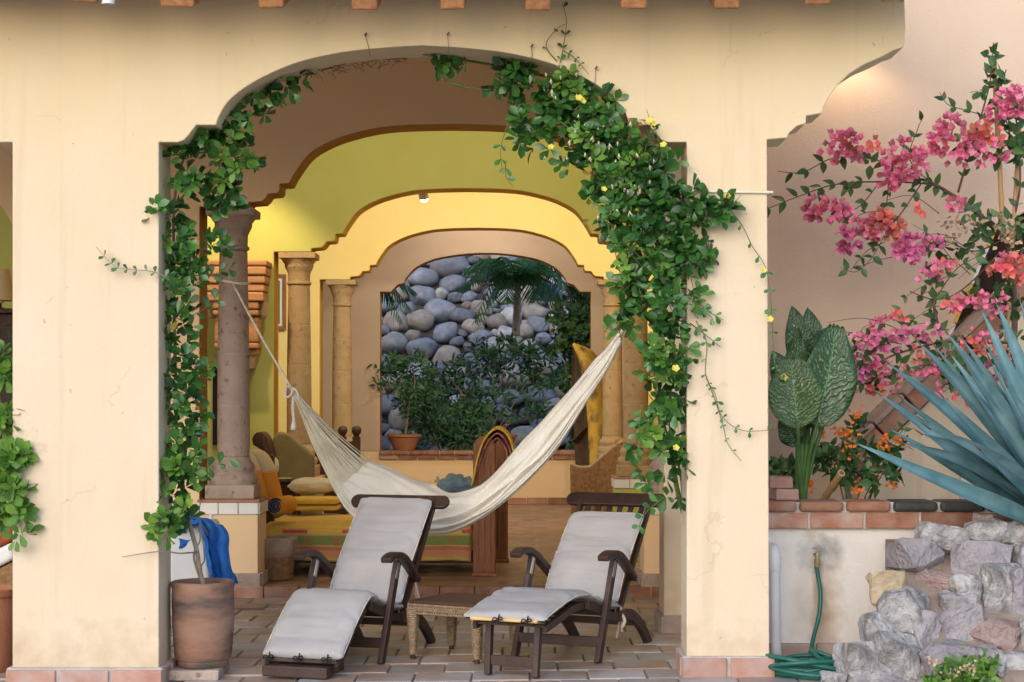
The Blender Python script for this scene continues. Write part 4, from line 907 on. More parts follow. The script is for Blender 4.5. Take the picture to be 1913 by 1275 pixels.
foliage(rv, yl, 'obovate', M['leafy'], 0, rr, stuff='young_foliage')
dl = rosettes([pb_(1150,300,9.95,100,130,.05), pb_(1240,640,9.97,40,200,.05)], 22, .055, rr, (1, 2), up=-.3)
foliage(rv, dl, 'obovate', M['oldleaf'], 0, rr, stuff='old_leaves')
V_, F_ = flower_mesh(5, 1.0, None, tilt=38); V2, F2 = flower_mesh(4, .35, None, tilt=70)
fm = []
for nm, VV, FF, mm in (('flower', V_, F_, 'yflower'), ('spent_flower', V2, F2, 'cream')):
    me = bpy.data.meshes.new(nm); me.from_pydata(VV, [], FF); me.materials.append(M[mm]); a = me.attributes.new('tint', 'FLOAT', 'POINT'); a.data.foreach_set('value', [.5]*len(VV)); fm.append(me)
for x, y in ((1082,185),(1087,190),(1222,233),(1128,355),(1240,272),(1358,368),(1426,506),(1438,598),(1463,707),(1262,690),(1030,276),(1262,838),(1214,228)):
    Y = 9.86 if x != 1463 else 10.9
    inst('flower', fm[0], rv, basis(P(x, y, Y), Vector((rr.gauss(0, .4), .5, 1)), Vector((rr.gauss(0, .3), -1, .1)), rr.uniform(.021, .029)*Y/10))
for _ in range(46):
    x = rr.uniform(1010, 1250); y = 150 + (x-1000)*.95 + rr.gauss(0, 55)
    inst('spent_flower', fm[1], rv, basis(P(x, y, 9.9), Vector((1, rr.gauss(0, .3), 0)), Vector((rr.gauss(0, .3), -.3, -1)), rr.uniform(.022, .042)))
for (x, y, x2, y2) in ((682, 66, 692, 106), (836, 65, 838, 108), (993, 87, 993, 118), (1113, 128, 1110, 162)):
    hk = thing('wall_hook', {682: 'small wire hook above the arch, leftmost of four, over bare plaster', 836: 'small wire hook above the crown of the arch', 993: 'small wire hook above the arch, left of the upright vine sprig', 1113: 'small wire hook lowest on the arch, right of the upright vine sprig'}[x], 'hook', P(x, y, 9.99), group='wire hooks above the arch')
    MB().lathe([(0, 0), (.008, 0), (.008, .012), (0, .014)], (0, 0, 0), 10); m_ = MB().tube([P(x, y, 9.999), P(x, y, 9.97), P(x+3, y-4, 9.965)], .0055, 6); m_.build('nail', M['darkbark'], hk)
    MB().tube([P(x, y, 9.98), P((x+x2)/2+1, (y+y2)/2, 9.985), P(x2, y2, 10.0)], .0018, 4).build('wire', M['darkbark'], hk)
# ---------------- right garden: bougainvillea ----------------
bg_ = thing('bougainvillea', 'pink and coral bougainvillea spreading thin arching branches across the tan wall', 'shrub', (3.3, 12.0, .74))
rr = random.Random(55); sm = MB(); extra = []
BR = [([(1880,930,12.0),(1885,780,12),(1895,600,12),(1885,470,12),(1868,430,12)], .026, .016), ([(1885,460,12),(1840,410,11.9),(1780,365,11.85),(1720,335,11.8),(1660,345,11.8)], .02, .005),
      ([(1780,365,11.85),(1740,345,11.8),(1640,340,11.8),(1560,345,11.75),(1490,368,11.7),(1430,392,11.7)], .008, .002), ([(1690,335,11.8),(1640,300,11.75),(1560,295,11.7),(1500,322,11.7),(1452,320,11.7)], .006, .002),
      ([(1790,360,11.85),(1810,290,11.8),(1835,210,11.8),(1850,150,11.8),(1856,80,11.8)], .009, .003), ([(1835,215,11.8),(1800,205,11.8),(1770,195,11.8),(1755,172,11.8)], .004, .002),
      ([(1720,345,11.8),(1690,390,11.75),(1660,430,11.7),(1655,450,11.7)], .005, .003), ([(1652,440,11.7),(1630,480,11.7),(1600,508,11.7),(1570,500,11.7)], .003, .002),
      ([(1750,350,11.8),(1700,300,11.7),(1715,240,11.7),(1722,225,11.7)], .004, .002), ([(1870,450,12),(1820,470,11.9),(1760,450,11.85),(1700,470,11.8)], .006, .003),
      ([(1870,470,12),(1800,540,11.9),(1750,560,11.85),(1700,545,11.8)], .006, .003), ([(1900,640,11.9),(1840,640,11.8),(1760,640,11.75),(1680,660,11.7),(1600,690,11.65),(1575,640,11.65)], .013, .003),
      ([(1760,640,11.75),(1745,570,11.7),(1752,550,11.7)], .01, .005), ([(1752,552,11.7),(1790,500,11.7),(1850,470,11.7)], .005, .002), ([(1752,552,11.7),(1735,520,11.7),(1740,490,11.7)], .004, .002),
      ([(1700,655,11.7),(1690,600,11.7),(1680,575,11.7)], .004, .002), ([(1640,675,11.7),(1610,620,11.65),(1590,640,11.65)], .004, .002), ([(1760,650,11.75),(1720,690,11.6),(1650,700,11.6),(1600,720,11.6)], .006, .003),
      ([(1850,650,11.8),(1800,700,11.7),(1760,720,11.6)], .005, .002), ([(1880,560,12),(1830,570,11.8),(1790,580,11.8)], .006, .003), ([(1885,440,12),(1905,350,11.9),(1900,240,11.9),(1890,180,11.9)], .01, .004), ([(1900,300,11.9),(1870,180,11.85),(1880,130,11.8)], .005, .003),
      ([(1640,870,11.6),(1655,840,11.7),(1700,790,11.8)], .004, .002), ([(1640,345,11.8),(1600,390,11.7),(1550,395,11.7)], .004, .002), ([(1600,345,11.8),(1580,360,11.7),(1577,362,11.7)], .003, .002), ([(1660,340,11.8),(1650,400,11.7),(1600,440,11.7),(1580,450,11.7)], .004, .002)]
for k, (pts, a, b) in enumerate(BR):
    c = px_stem(pts, a*1.0, b*1.15, sm)
    extra += sprig_leaves(c, .085 if k else .3, .085, rr, .15, .5)
for _ in range(26):
    x, y = rr.uniform(1640, 1890), rr.uniform(380, 720); a = rr.uniform(2.2, 4.2); l_ = rr.uniform(60, 150)
    c = px_stem([(x, y, 11.85), (x + l_*.5*math.cos(a), y + l_*.35*math.sin(a) - 12, 11.75), (x + l_*math.cos(a), y + l_*.6*math.sin(a) + rr.uniform(-10, 20), 11.7)], .0035, .0016, sm)
    if rr.random() < .5: extra += sprig_leaves(c, .12, .07, rr, .4, .5)
sm.build('branch', M['darkbark'], bg_, smooth='all')
it = extra + rosettes([pb_(1855,150,11.8,28,70,.1), pb_(1890,260,11.85,26,70,.15), pb_(1810,270,11.8,40,40,.1,700), pb_(1845,420,11.85,50,30,.15), pb_(1895,440,11.8,24,60,.15), pb_(1780,460,11.75,40,12,.08,900), pb_(1840,555,11.7,40,30,.12), pb_(1890,560,11.7,30,40,.15), pb_(1640,690,11.6,44,36,.1,900), pb_(1800,690,11.65,80,50,.15,1600), pb_(1700,640,11.65,50,20,.1,600), pb_(1890,660,11.7,30,60,.15), pb_(1620,310,11.7,30,24,.08,300), pb_(1590,360,11.7,40,12,.06,200)], 120, .085, rr, (2, 4), up=-.25, spread=(40, 100))
foliage(bg_, it, 'ovate', M['leafd'], 300, rr)
fb = leaf_base(1, .85, 'ovate', .3, -.15, 3)
CL = [(1575,275,44,30,'pink',46),(1610,270,40,14,'coral',12),(1690,305,40,40,'pink',70),(1665,325,30,26,'pink',30),(1785,262,50,44,'pink',90),(1840,255,30,26,'coral',26),(1850,285,30,26,'pink',26),(1545,392,40,24,'pink',60),(1650,425,34,28,'coral',60),(1640,425,24,20,'pink',20),(1585,450,22,22,'magenta',30),(1605,425,20,16,'pink',14),(1702,466,28,22,'magenta',50),(1735,455,24,10,'magenta',12),(1892,190,24,26,'pink',40),(1860,210,14,20,'pink',14),(1745,500,30,14,'pink',10),(1735,520,20,14,'magenta',6),(1765,497,24,8,'coral',6),(1860,507,12,8,'coral',8),(1895,505,22,26,'coral',36),(1880,490,16,12,'pink',12),(1800,566,28,10,'pink',22),(1775,572,14,8,'coral',10),(1850,565,34,16,'pink',30),(1865,585,14,20,'pink',12),(1655,610,30,16,'pink',26),(1680,590,14,8,'coral',8),(1650,640,36,20,'magenta',40),(1600,635,22,10,'pink',14),(1700,630,26,14,'magenta',20),(1735,620,24,16,'magenta',14),(1610,680,30,34,'magenta',56),(1640,690,36,20,'pink',30),(1640,725,20,12,'coral',16),(1660,715,24,12,'pink',20),(1715,665,24,12,'coral',10),(1720,690,34,14,'pink',26),(1590,720,14,14,'coral',8),(1820,645,26,14,'coral',22),(1835,625,26,10,'pink',16),(1880,660,24,14,'coral',20),(1760,720,26,30,'pink',24),(1790,740,20,30,'coral',14),(1620,880,26,20,'pink',40),(1860,690,30,20,'magenta',14),(1788,380,16,10,'pink',12),(1720,390,10,8,'coral',4)]
for x, y, rx, ry, col_, n_ in CL:
    parts = []
    for _ in range(int(n_*(.7 if y > 540 else 1))):
        a, q_ = rr.uniform(0, 6.28), rr.random()**.5
        c = P(x + rx*q_*math.cos(a), y + ry*q_*math.sin(a), 11.62 + rr.uniform(-.07, .07)); ax = Vector((math.cos(a)*q_, -1, -math.sin(a)*q_ + .2)) + Vector((rr.gauss(0, .4), rr.gauss(0, .3), rr.gauss(0, .4))); ax.normalize()
        e1 = ax.orthogonal().normalized(); e2 = ax.cross(e1); a0 = rr.uniform(0, 6); t = rr.random()
        for k in range(3):
            d = ax*.75 + (e1*math.cos(a0+2.09*k) + e2*math.sin(a0+2.09*k))*.65
            parts.append((fb[0], fb[1], basis(c, d, ax, (.044 if y > 540 else .050)*rr.uniform(.8, 1.15)), min(1, max(0, t + rr.uniform(-.15, .15)))))
    joined('flower_cluster', parts, M[col_], bg_)
parts = []
for x, y in ((1770,425),(1800,415),(1885,435),(1880,470),(1765,440),(1868,420)):
    for _ in range(16):
        parts.append((*fb, basis(P(x + rr.gauss(0, 12), y + rr.gauss(0, 10), 11.7), Vector((rr.gauss(0, 1), rr.gauss(-.5, 1), rr.gauss(-.3, 1))), Vector((rr.gauss(0, 1), -1, rr.gauss(0, 1))), .04), rr.random()))
joined('dried_bracts', parts, M['dry'], bg_)
for k, (a, b, r_, lb) in enumerate((((1857,116,11.9),(1874,440,11.9), .016, 'long bamboo cane tied upright among the bougainvillea'), ((1905,230,11.95),(1880,640,11.95), .014, 'second bamboo cane close to the right, behind the coral flowers'), ((1560,922,11.25),(1572,884,11.05), .022, 'short thick cut bamboo stub leaning over the planter coping'))):
    A, B = P(*a), P(*b)
    if k == 2: A, B = P(1530,946,11.35), P(1572,884,11.0)
    t = thing('bamboo_cane', lb, 'bamboo cane', B, group='bamboo canes'); L = (B-A).length; n_ = max(3, int(L/.22)); pts, rs = [], []
    for i in range(n_*4 + 1):
        f = i/(n_*4); pts.append(A.lerp(B, f)); rs.append(r_*(1.12 if i % 4 == 0 else 1))
    MB().tube(pts, rs, 10).build('culm', M['bamboo'], t, smooth=60)
    if k == 2: MB().tube([B + (A-B)*.01, B + (B-A).normalized()*.004], r_*.68, 10).build('dark_end_disc', M['darkbark'], t)  # dark disc on the solid cane end paints in the hollow's shade

# ---------------- dieffenbachia ----------------
def big_leaf_mat():
    m, nt, b = nodes('variegated_leaf'); N, L = nt.nodes, nt.links
    uv = N.new('ShaderNodeUVMap'); sp = N.new('ShaderNodeSeparateXYZ'); L.new(uv.outputs[0], sp.inputs[0])
    def math_(op, a, b_=None, c_=None):
        n_ = N.new('ShaderNodeMath'); n_.operation = op
        for i, q_ in enumerate((a, b_, c_)):
            if q_ is None: continue
            if isinstance(q_, (int, float)): n_.inputs[i].default_value = q_
            else: L.new(q_, n_.inputs[i])
        return n_.outputs[0]
    ax = math_('ABSOLUTE', math_('SUBTRACT', sp.outputs[0], .5))
    nz = N.new('ShaderNodeTexNoise'); nz.inputs['Scale'].default_value = 9; nz.inputs['Detail'].default_value = 5; L.new(uv.outputs[0], nz.inputs[0])
    ph = math_('ADD', math_('MULTIPLY', math_('SUBTRACT', sp.outputs[1], math_('MULTIPLY', ax, .45)), 95), math_('MULTIPLY', nz.outputs[0], 16))
    st_ = math_('SINE', ph); n2 = N.new('ShaderNodeTexNoise'); n2.inputs['Scale'].default_value = 17; L.new(uv.outputs[0], n2.inputs[0])
    edge = N.new('ShaderNodeMapRange'); L.new(ax, edge.inputs[0]); edge.inputs[1].default_value = .44; edge.inputs[2].default_value = .30
    f = math_('MULTIPLY', math_('GREATER_THAN', math_('ADD', st_, math_('MULTIPLY', n2.outputs[0], 3.4)), 2.55), edge.outputs[0])
    rib = N.new('ShaderNodeMapRange'); L.new(ax, rib.inputs[0]); rib.inputs[1].default_value = .022; rib.inputs[2].default_value = .008
    at = N.new('ShaderNodeAttribute'); at.attribute_name = 'tint'
    m0 = N.new('ShaderNodeMix'); m0.data_type = 'RGBA'; L.new(at.outputs['Fac'], m0.inputs[0]); m0.inputs[6].default_value = (.012, .052, .012, 1); m0.inputs[7].default_value = (.13, .22, .06, 1)
    m1 = N.new('ShaderNodeMix'); m1.data_type = 'RGBA'; L.new(math_('MULTIPLY', f, .38), m1.inputs[0]); L.new(m0.outputs[2], m1.inputs[6]); m1.inputs[7].default_value = (.42, .50, .27, 1)
    m2 = N.new('ShaderNodeMix'); m2.data_type = 'RGBA'; L.new(rib.outputs[0], m2.inputs[0]); L.new(m1.outputs[2], m2.inputs[6]); m2.inputs[7].default_value = (.10, .22, .06, 1)
    L.new(m2.outputs[2], b.inputs['Base Color']); b.inputs['Roughness'].default_value = .22; b.inputs['Specular IOR Level'].default_value = .6
    bp = N.new('ShaderNodeBump'); bp.inputs['Strength'].default_value = .35; bp.inputs['Distance'].default_value = .008; L.new(st_, bp.inputs['Height']); L.new(bp.outputs[0], b.inputs['Normal'])
    return m
M['bigleaf'] = big_leaf_mat()
df = thing('dieffenbachia', 'broad leaved plant with pale mottled green leaves in the planter beside the pillar', 'plant', (P(1497, 0, 11.1).x, 11.1, .76))
hub = P(1497, 925, 11.1)
def big_leaf(base, tip, width, facing, tint, seed, stub=0, bend=.05):
    A, B = P(*base), P(*tip); d = B - A; L = d.length; d.normalize(); nr = Vector(facing).normalized(); x = d.cross(nr).normalized(); nr = x.cross(d)
    W_ = width*base[2]/F/2; nu, nv = 16, 10; vs = []; uvs = []
    for i in range(nu+1):
        t = i/nu; tt = t*(1-stub) if stub else t
        wv = (math.sin(math.pi*min(1, tt)**.74))**.80 if 0 < tt < 1 else 0
        for j in range(nv+1):
            s = j/nv*2 - 1; rip = .012*math.sin(t*13 + seed + (2 if s > 0 else 0))*abs(s)
            p = A + d*L*t + x*(s*W_*wv) + nr*(.25*abs(s)*W_*wv - bend*L*math.sin(math.pi*t)*-1 + rip) 
            if stub and t > .93: p += d*noise.noise(Vector((s*4, seed, 0)))*.03
            vs.append(p); uvs.append((j/nv, t))
    fs = [(i*(nv+1)+j, i*(nv+1)+j+1, (i+1)*(nv+1)+j+1, (i+1)*(nv+1)+j) for i in range(nu) for j in range(nv)]
    me = bpy.data.meshes.new('leaf'); me.from_pydata([tuple(v) for v in vs], [], fs)
    ul = me.uv_layers.new(); ul.data.foreach_set('uv', [c for lp in me.loops for c in uvs[lp.vertex_index]])
    a = me.attributes.new('tint', 'FLOAT', 'POINT'); a.data.foreach_set('value', [tint]*len(vs)); me.polygons.foreach_set('use_smooth', [True]*len(me.polygons))
    o = link('leaf', me, M['bigleaf'], df); md = o.modifiers.new('thick', 'SOLIDIFY'); md.thickness = .003
    pm = MB(); pm.tube(crv([hub + Vector((rr.uniform(-.02, .02), rr.uniform(-.02, .02), -.1)), hub.lerp(A, .5) + Vector((0, .02, -.01)), A, A + d*.06], 6), [.02, .016, .012, .009, .008]*5 and [.019 - .011*i/18 for i in range(19)], 8)
    pm.build('petiole', M['leafstalk'], df, smooth='all')
M['leafstalk'] = mat('leaf_stalk', (.04, .10, .025), (.08, .16, .045), 9, .5)
big_leaf((1508,700,11.25),(1480,572,11.3),56,(-.2,-1,.15),.05,1)
big_leaf((1520,720,11.25),(1509,574,11.32),62,(.1,-1,.2),.12,2)
big_leaf((1500,720,11.2),(1545,612,11.3),70,(.3,-1,.2),.02,3)
big_leaf((1490,740,11.1),(1492,612,11.25),44,(-.5,-1,.3),.1,7)
big_leaf((1500,760,11.15),(1442,655,11.2),60,(-.4,-1,.2),.0,4)
big_leaf((1524,802,11.0),(1562,608,11.1),108,(.25,-1,.2),.16,5, stub=.07)
big_leaf((1520,800,11.2),(1515,690,11.25),70,(0,-1,.2),.0,11)
big_leaf((1545,770,11.08),(1572,650,11.14),60,(.6,-1,.2),.12,8)
big_leaf((1491,803,10.92),(1477,668,10.98),100,(-.15,-1,.3),.28,6, stub=.10)
big_leaf((1490,835,11.1),(1458,772,11.05),44,(-.3,-1,.0),.0,9)
m_ = MB()
for k in range(3): m_.tube(crv([hub + Vector((.02*k-.02, .02*k, -.2)), hub + Vector((.02*k-.02, 0, .1)), P(1490+9*k, 830, 11.1)], 5), [.026 - .0012*i for i in range(11)], 10)
m_.build('stalk', M['leafstalk'], df, smooth='all')

# ---------------- orange flowered plants ----------------
def small_bush(name, label, cat, base, blobs, n, size, kind, m, flowers, rr, per=(3, 5), grp=None, stems=7, fsize=.03, fcol='orange'):
    t = thing(name, label, cat, base, group=grp); sm = MB()
    its = rosettes(blobs, n, size, rr, per)
    for _ in range(stems):
        b = rr.choice(blobs); e = Vector(b[0]) + Vector((rr.uniform(-1, 1)*b[1][0]*.6, 0, rr.uniform(-.3, .8)*b[1][2]))
        s0 = Vector(base) + Vector((rr.uniform(-.04, .04), rr.uniform(-.04, .04), -.02)); sm.tube(crv([s0, s0.lerp(e, .5) + Vector((rr.uniform(-.04, .04), 0, .05)), e], 4), [.007 - .0006*i for i in range(9)], 5)
    sm.build('stem', M['stem'], t, smooth='all')
    foliage(t, its, kind, m, min(len(its), 120), rr)
    for c in flowers:
        parts = []
        for _ in range(14):
            parts.append((*fb, basis(c + Vector((rr.gauss(0, .022), rr.gauss(0, .02), rr.gauss(0, .02))), Vector((rr.gauss(0, 1), -.6 + rr.gauss(0, .5), rr.gauss(.4, .8))), Vector((rr.gauss(0, .5), -1, .5)), fsize), rr.random()))
        joined('flower_head', parts, M[fcol], t)
    return t
rr = random.Random(77)
fl = [P(x, y, 11.15) for x, y in ((1600,775),(1532,806),(1562,804),(1584,812),(1680,824),(1652,840),(1588,842),(1512,908),(1600,918),(1668,905),(1655,822))]
small_bush('firecracker_flower', 'bushy plant with small orange flowers behind the planter coping', 'plant', (P(1595, 0, 11.3).x, 11.3, .75), [pb_(1590,860,11.25,66,50,.12), pb_(1640,880,11.2,40,40,.1), pb_(1560,850,11.25,40,30,.1), pb_(1600,800,11.25,24,24,.06), pb_(1670,850,11.2,24,28,.06)], 80, .075, 'ovate', M['leafd'], fl, rr)
small_bush('ground_leaf_plant', 'low dark leafy plant between the pillar and the loose bricks', 'plant', (P(1465, 0, 11.4).x, 11.4, .75), [pb_(1460,888,11.4,34,22,.1)], 26, .085, 'ovate', M['leafd'], [], rr)
wd_c = P(1795, 1275, 9.62)
small_bush('ground_cover_weed', 'leafy green weed with faded pink blossoms growing over the pale stones', 'plant', (wd_c.x, 9.6, -.05), [pb_(1795,1262,9.55,60,26,.1), pb_(1760,1270,9.5,40,20,.1), pb_(1830,1240,9.62,36,20,.06), pb_(1800,1218,9.68,14,14,.05), pb_(1790,1290,9.45,70,24,.12)], 120, .05, 'ovate', M['leafy'], [P(x, y, 9.42) for x, y in ((1745,1240),(1785,1258),(1812,1248),(1768,1272))], rr, fsize=.02, fcol='dry')

# ---------------- blue agave ----------------
ag = thing('blue_agave', 'large blue green agave with long pointed leaves above the rubble bank', 'agave', (P(2010, 0, 10.6).x, 10.6, .75))
AL = [(1598,828,10.0,2),(1686,828,10.2,0),(1643,737,10.3,1),(1658,678,10.6,1),(1684,744,10.55,0),(1717,641,10.75,1),(1747,648,10.8,0),(1769,622,10.9,1),(1776,662,10.7,0),(1797,632,11.0,0),(1833,578,11.0,1),(1861,566,11.1,1),(1878,608,11.1,0),(1851,676,10.8,0),(1896,627,11.2,0),(1905,560,11.3,0),(1950,540,11.4,0),(2010,530,11.4,0),(2080,540,11.4,0),(2150,570,11.3,0),(2220,620,11.2,0),(2280,700,11.0,0),(2330,790,10.8,0),(1720,560+250,10.1,0),(1830,840,9.9,0),(2060,700,10.0,0),(2160,760,10.0,0),(1930,700,10.0,0),(1700,700,10.9,0),(1735,800,10.05,0),(1815,700,10.5,0),(1840,640,11.1,0),(1760,740,10.4,0),(1925,580,11.3,0),(1980,600,10.6,0),(1880,720,10.3,0),(1660,800,10.4,0),(2040,600,10.5,0)]
hubA = P(2008, 1005, 10.6); lm_ = []
for k, (tx, ty, tY, lw) in enumerate(AL):
    T_ = P(tx, ty, tY); dv = (T_ - hubA); L = dv.length; d = dv.normalized()
    A = hubA + d*.06; sag = Vector((0, 0, 1))
    side = d.cross(Vector((0, -1, .35))).normalized(); nr = side.cross(d); nr = nr if nr.y < 0 else -nr
    W_ = (.054 if lw else .043)*(1.0 + .1*(k % 3)); nu, nv = 22, 6; bow = (.06 if ty > 700 else .02)*L*(1 if k % 2 else -.3)
    vs = []
    for i in range(nu+1):
        t = i/nu; w_ = W_*(.62 + 1.1*t if t < .35 else 1.0*(1 - ((t-.35)/.65)**1.7)) + .0015
        c = A + d*(L-.06)*t + sag*(bow*math.sin(math.pi*t)) + nr*(.02*L*math.sin(math.pi*t))
        th_ = .028*(1-t)**.8 + .003
        for j in range(nv+1):
            s = j/nv*2-1; vs.append(c + side*(s*w_) + nr*(.75*w_*abs(s)**1.5 + .002*math.sin(9*t*3 + s*4)))
        for j in range(nv, -1, -1):
            s = j/nv*2-1; vs.append(c + side*(s*w_*.99) + nr*(.75*w_*abs(s)**1.5 - th_*(1 - s*s) - .002))
    m2 = 2*(nv+1)
    fs = [(i*m2+j, i*m2+(j+1) % m2, (i+1)*m2+(j+1) % m2, (i+1)*m2+j) for i in range(nu) for j in range(m2)] + [tuple(range(m2)), tuple(nu*m2+j for j in range(m2))]
    lf = MB().add(vs, fs).build('leaf', M['agave'], ag, smooth=50)
    MB().tube([A + d*(L-.075), A + d*(L-.03), A + d*(L+.012)], [.006, .005, .001], 6).build('spine', M['darkbark'], lf)
MB().lathe([(0, -.25), (.12, -.25), (.16, 0), (.1, .14), (0, .18)], hubA, 14).build('heart', M['agave'], ag, smooth='all')

# ---------------- pipe, tap and hose ----------------
pp = thing('drain_pipe', 'short white plastic pipe standing against the pillar beside the planter wall', 'pipe', (P(1452, 0, 10.72).x, 10.72, -.1))
A = P(1451, 1250, 10.7); 
MB().tube([(A.x, 10.7, -.12), (A.x-.012, 10.7, P(0, 1040, 10.7).z)], .031, 16).build('pipe', M['white_pvc'], pp, smooth=40)
zt_ = P(0, 1040, 10.7).z
MB().tube([(A.x-.010, 10.7, zt_ - .09), (A.x-.012, 10.7, zt_ + .01)], .037, 16).build('coupling', M['white_pvc'], pp, smooth=40, bevel=.003)
MB().tube(crv([(A.x-.012, 10.7, zt_-.01), (A.x-.012, 10.72, zt_+.03), (A.x-.012, 10.79, zt_+.045), (A.x-.012, 10.83, zt_+.045)], 4), .034, 14).build('elbow', M['white_pvc'], pp, smooth=40)
dp = thing('gutter_spout', 'stub of white plastic spout hanging below the eave at upper left', 'pipe', P(202, 0, 9.5))
MB().tube([P(202, -60, 9.5), P(202, 9, 9.5)], [.036, .036], 16, False).tube([P(202, 9, 9.5), P(202, -60, 9.5)], [.030, .030], 16, False).build('pipe', M['white_pvc'], dp, smooth=40)
tp_ = thing('garden_tap', 'weathered brass tap on the whitewashed planter wall', 'tap', P(1525, 1045, 10.83))
c = P(1525, 1045, 10.8)
MB().tube([(c.x, 10.845, c.z+.025), (c.x, 10.77, c.z+.025)], .013, 10).build('inlet', M['brass'], tp_, smooth=40)
MB().lathe([(0, -.045), (.016, -.045), (.019, -.03), (.019, 0), (.013, .005), (.015, .03), (.011, .045), (0, .05)], (c.x, 10.765, c.z), 14).build('body', M['brass'], tp_, smooth=40)
MB().tube([(c.x, 10.765, c.z+.05), (c.x, 10.765, c.z+.068)], .006, 8).bar((c.x-.03, 10.765, c.z+.07), (c.x+.03, 10.765, c.z+.07), .012, .008).build('handle', M['brass'], tp_, bevel=.002)
hs_ = thing('garden_hose', 'green garden hose hanging from the tap and coiled on the floor', 'hose', P(1500, 1260, 10.4))
dpth = [(1525,1058,10.765),(1528,1075,10.765),(1533,1110,10.75),(1530,1150,10.72),(1520,1190,10.66),(1513,1222,10.56),(1500,1236,10.42)]
pts = [P(*a) for a in dpth]; cc = P(1512, 1268, 10.02); rr = random.Random(8)
for k in range(7*16):
    a = 2*math.pi*k/16 + 1.9; r_ = .20 + .03*math.sin(k/16*2.3) + .012*math.sin(k*.9); lay = k/16
    pts.append(Vector((cc.x + r_*1.1*math.cos(a) + .03*math.sin(lay*2.1), 10.04 + r_*1.0*math.sin(a) + .02*math.cos(lay*3), .018 + .016*lay*(.6 + .4*math.sin(a + lay*1.7)))))
pts += [Vector((cc.x+.16, 9.86, .03)), Vector((cc.x+.3, 9.80, .015)), Vector((cc.x+.42, 9.86, .015))]
MB().tube(crv(pts, 4), .0135, 9).build('hose', M['hose'], hs_, smooth='all')

# ---------------- planting behind the window ----------------
def hillY(py):
    k = 9.5/12; return (H + .3 + 27.2*k)/(k + (py-CY)/F)
pal = thing('palm_tree', 'small palm with a slim trunk among the boulders beyond the window', 'palm', P(965, 622, 27.6))
tr = crv([P(964,625,27.8), P(966,575,27.6), P(968,528,27.5)], 6); MB().tube(tr, [.07 - .025*i/12 for i in range(13)], 12).build('trunk', M['cap'], pal, smooth='all')
rr = random.Random(12)
def frond(root, tip, droop, parent, m, nl=26, ll=.34, nm='frond'):
    root, tip = Vector(root), Vector(tip); mid = root.lerp(tip, .5) + Vector((0, 0, droop)); c = crv([root, mid, tip], 12); mb = MB(); mb.tube(c, [.014 - .011*i/24 for i in range(25)], 5)
    for i in range(2, 25):
        d = (c[min(i+1, 24)] - c[i-1]).normalized(); side = d.cross(Vector((0, 0, 1))).normalized(); f = i/24
        for sg in (-1, 1):
            l_ = 1.25*ll*(math.sin(math.pi*(f*.9 + .08))**.6)*rr.uniform(.85, 1.1)
            dd = (d*.55 + side*sg*.8 + Vector((0, 0, -.45 + rr.gauss(0, .12)))).normalized()
            wv = d*.018; p = c[i]; e = p + dd*l_ + Vector((0, 0, -.12*l_))
            mb.add([p - wv, p + wv, p.lerp(e, .55) + wv*1.1, e, p.lerp(e, .55) - wv*1.1], [(0, 1, 2, 4), (4, 2, 3)])
    return mb.build(nm, m, parent)
for tx, ty, tY, dr in ((860,540,27.0,.30),(888,600,26.9,.42),(910,570,27.4,.3),(900,490,27.9,.2),(868,505,27.6,.28),(1020,480,27.8,.2),(1062,535,27.3,.30),(1045,575,27.0,.32),(985,470,28.0,.1),(1050,505,27.7,.25),(935,480,26.9,.15),(1005,490,26.8,.12),(945,560,26.8,.25),(1000,560,26.9,.3)):
    frond(P(968, 530, 27.5), P(tx, ty, tY), dr, pal, M['palm'])
sd_p = thing('side_palm', 'palm fronds drooping into view at the left edge of the back window', 'palm', P(640, 560, 26.8))
for tx, ty, tY, dr in ((765,575,26.6,.35),(750,600,26.5,.45),(775,545,26.9,.3),(735,560,26.6,.3),(620,660,26.5,.5),(600,600,26.5,.5)):
    frond(P(655, 545, 26.8), P(tx, ty, tY), dr, sd_p, M['palm'])
MB().tube([P(655, 545, 26.8), P(650, 700, 26.8), P(648, 850, 26.8)], [.05, .06, .08], 10).build('trunk', M['cap'], sd_p, smooth='all')
ya = thing('spiky_yucca', 'small spiky pale rosette plant growing between the boulders right of the palm', 'plant', P(1025, 560, 28.4)); hb = P(1025, 562, 28.4)
for k in range(20):
    a = math.pi*(k+.5)/20; e = hb + Vector((math.cos(a)*.36, rr.uniform(-.25, .1), math.sin(a)*.40)); n_ = Vector((-math.sin(a), 0, math.cos(a)))*.022
    MB().add([hb - n_, hb + n_, hb.lerp(e, .5) + n_ + Vector((0, -.02, 0)), e, hb.lerp(e, .5) - n_ + Vector((0, -.02, 0))], [(0, 1, 2, 4), (4, 2, 3)]).build('leaf', M['agave'], ya)
def shrub(name, label, base, blobs, n, size, m, seed, kind='lance', per=(4, 7), grp='shrubs in front of the boulders', nobj=60, stems=12):
    rr = random.Random(seed); t = thing(name, label, 'shrub', base, group=grp); sm = MB()
    for _ in range(stems):
        b = rr.choice(blobs); e = Vector(b[0]) + Vector((rr.uniform(-1, 1)*b[1][0]*.7, rr.uniform(-.5, .5)*b[1][1], rr.uniform(-.3, .8)*b[1][2])); s0 = Vector(base)
        sm.tube(crv([s0, s0.lerp(e, .55) + Vector((rr.uniform(-.1, .1), 0, .08)), e], 4), [.016 - .0014*i for i in range(9)], 5)
    sm.build('stem', M['bark'], t, smooth='all')
    foliage(t, rosettes(blobs, n, size, rr, per, spread=(30, 90), ob=.35), kind, m, nobj, rr)
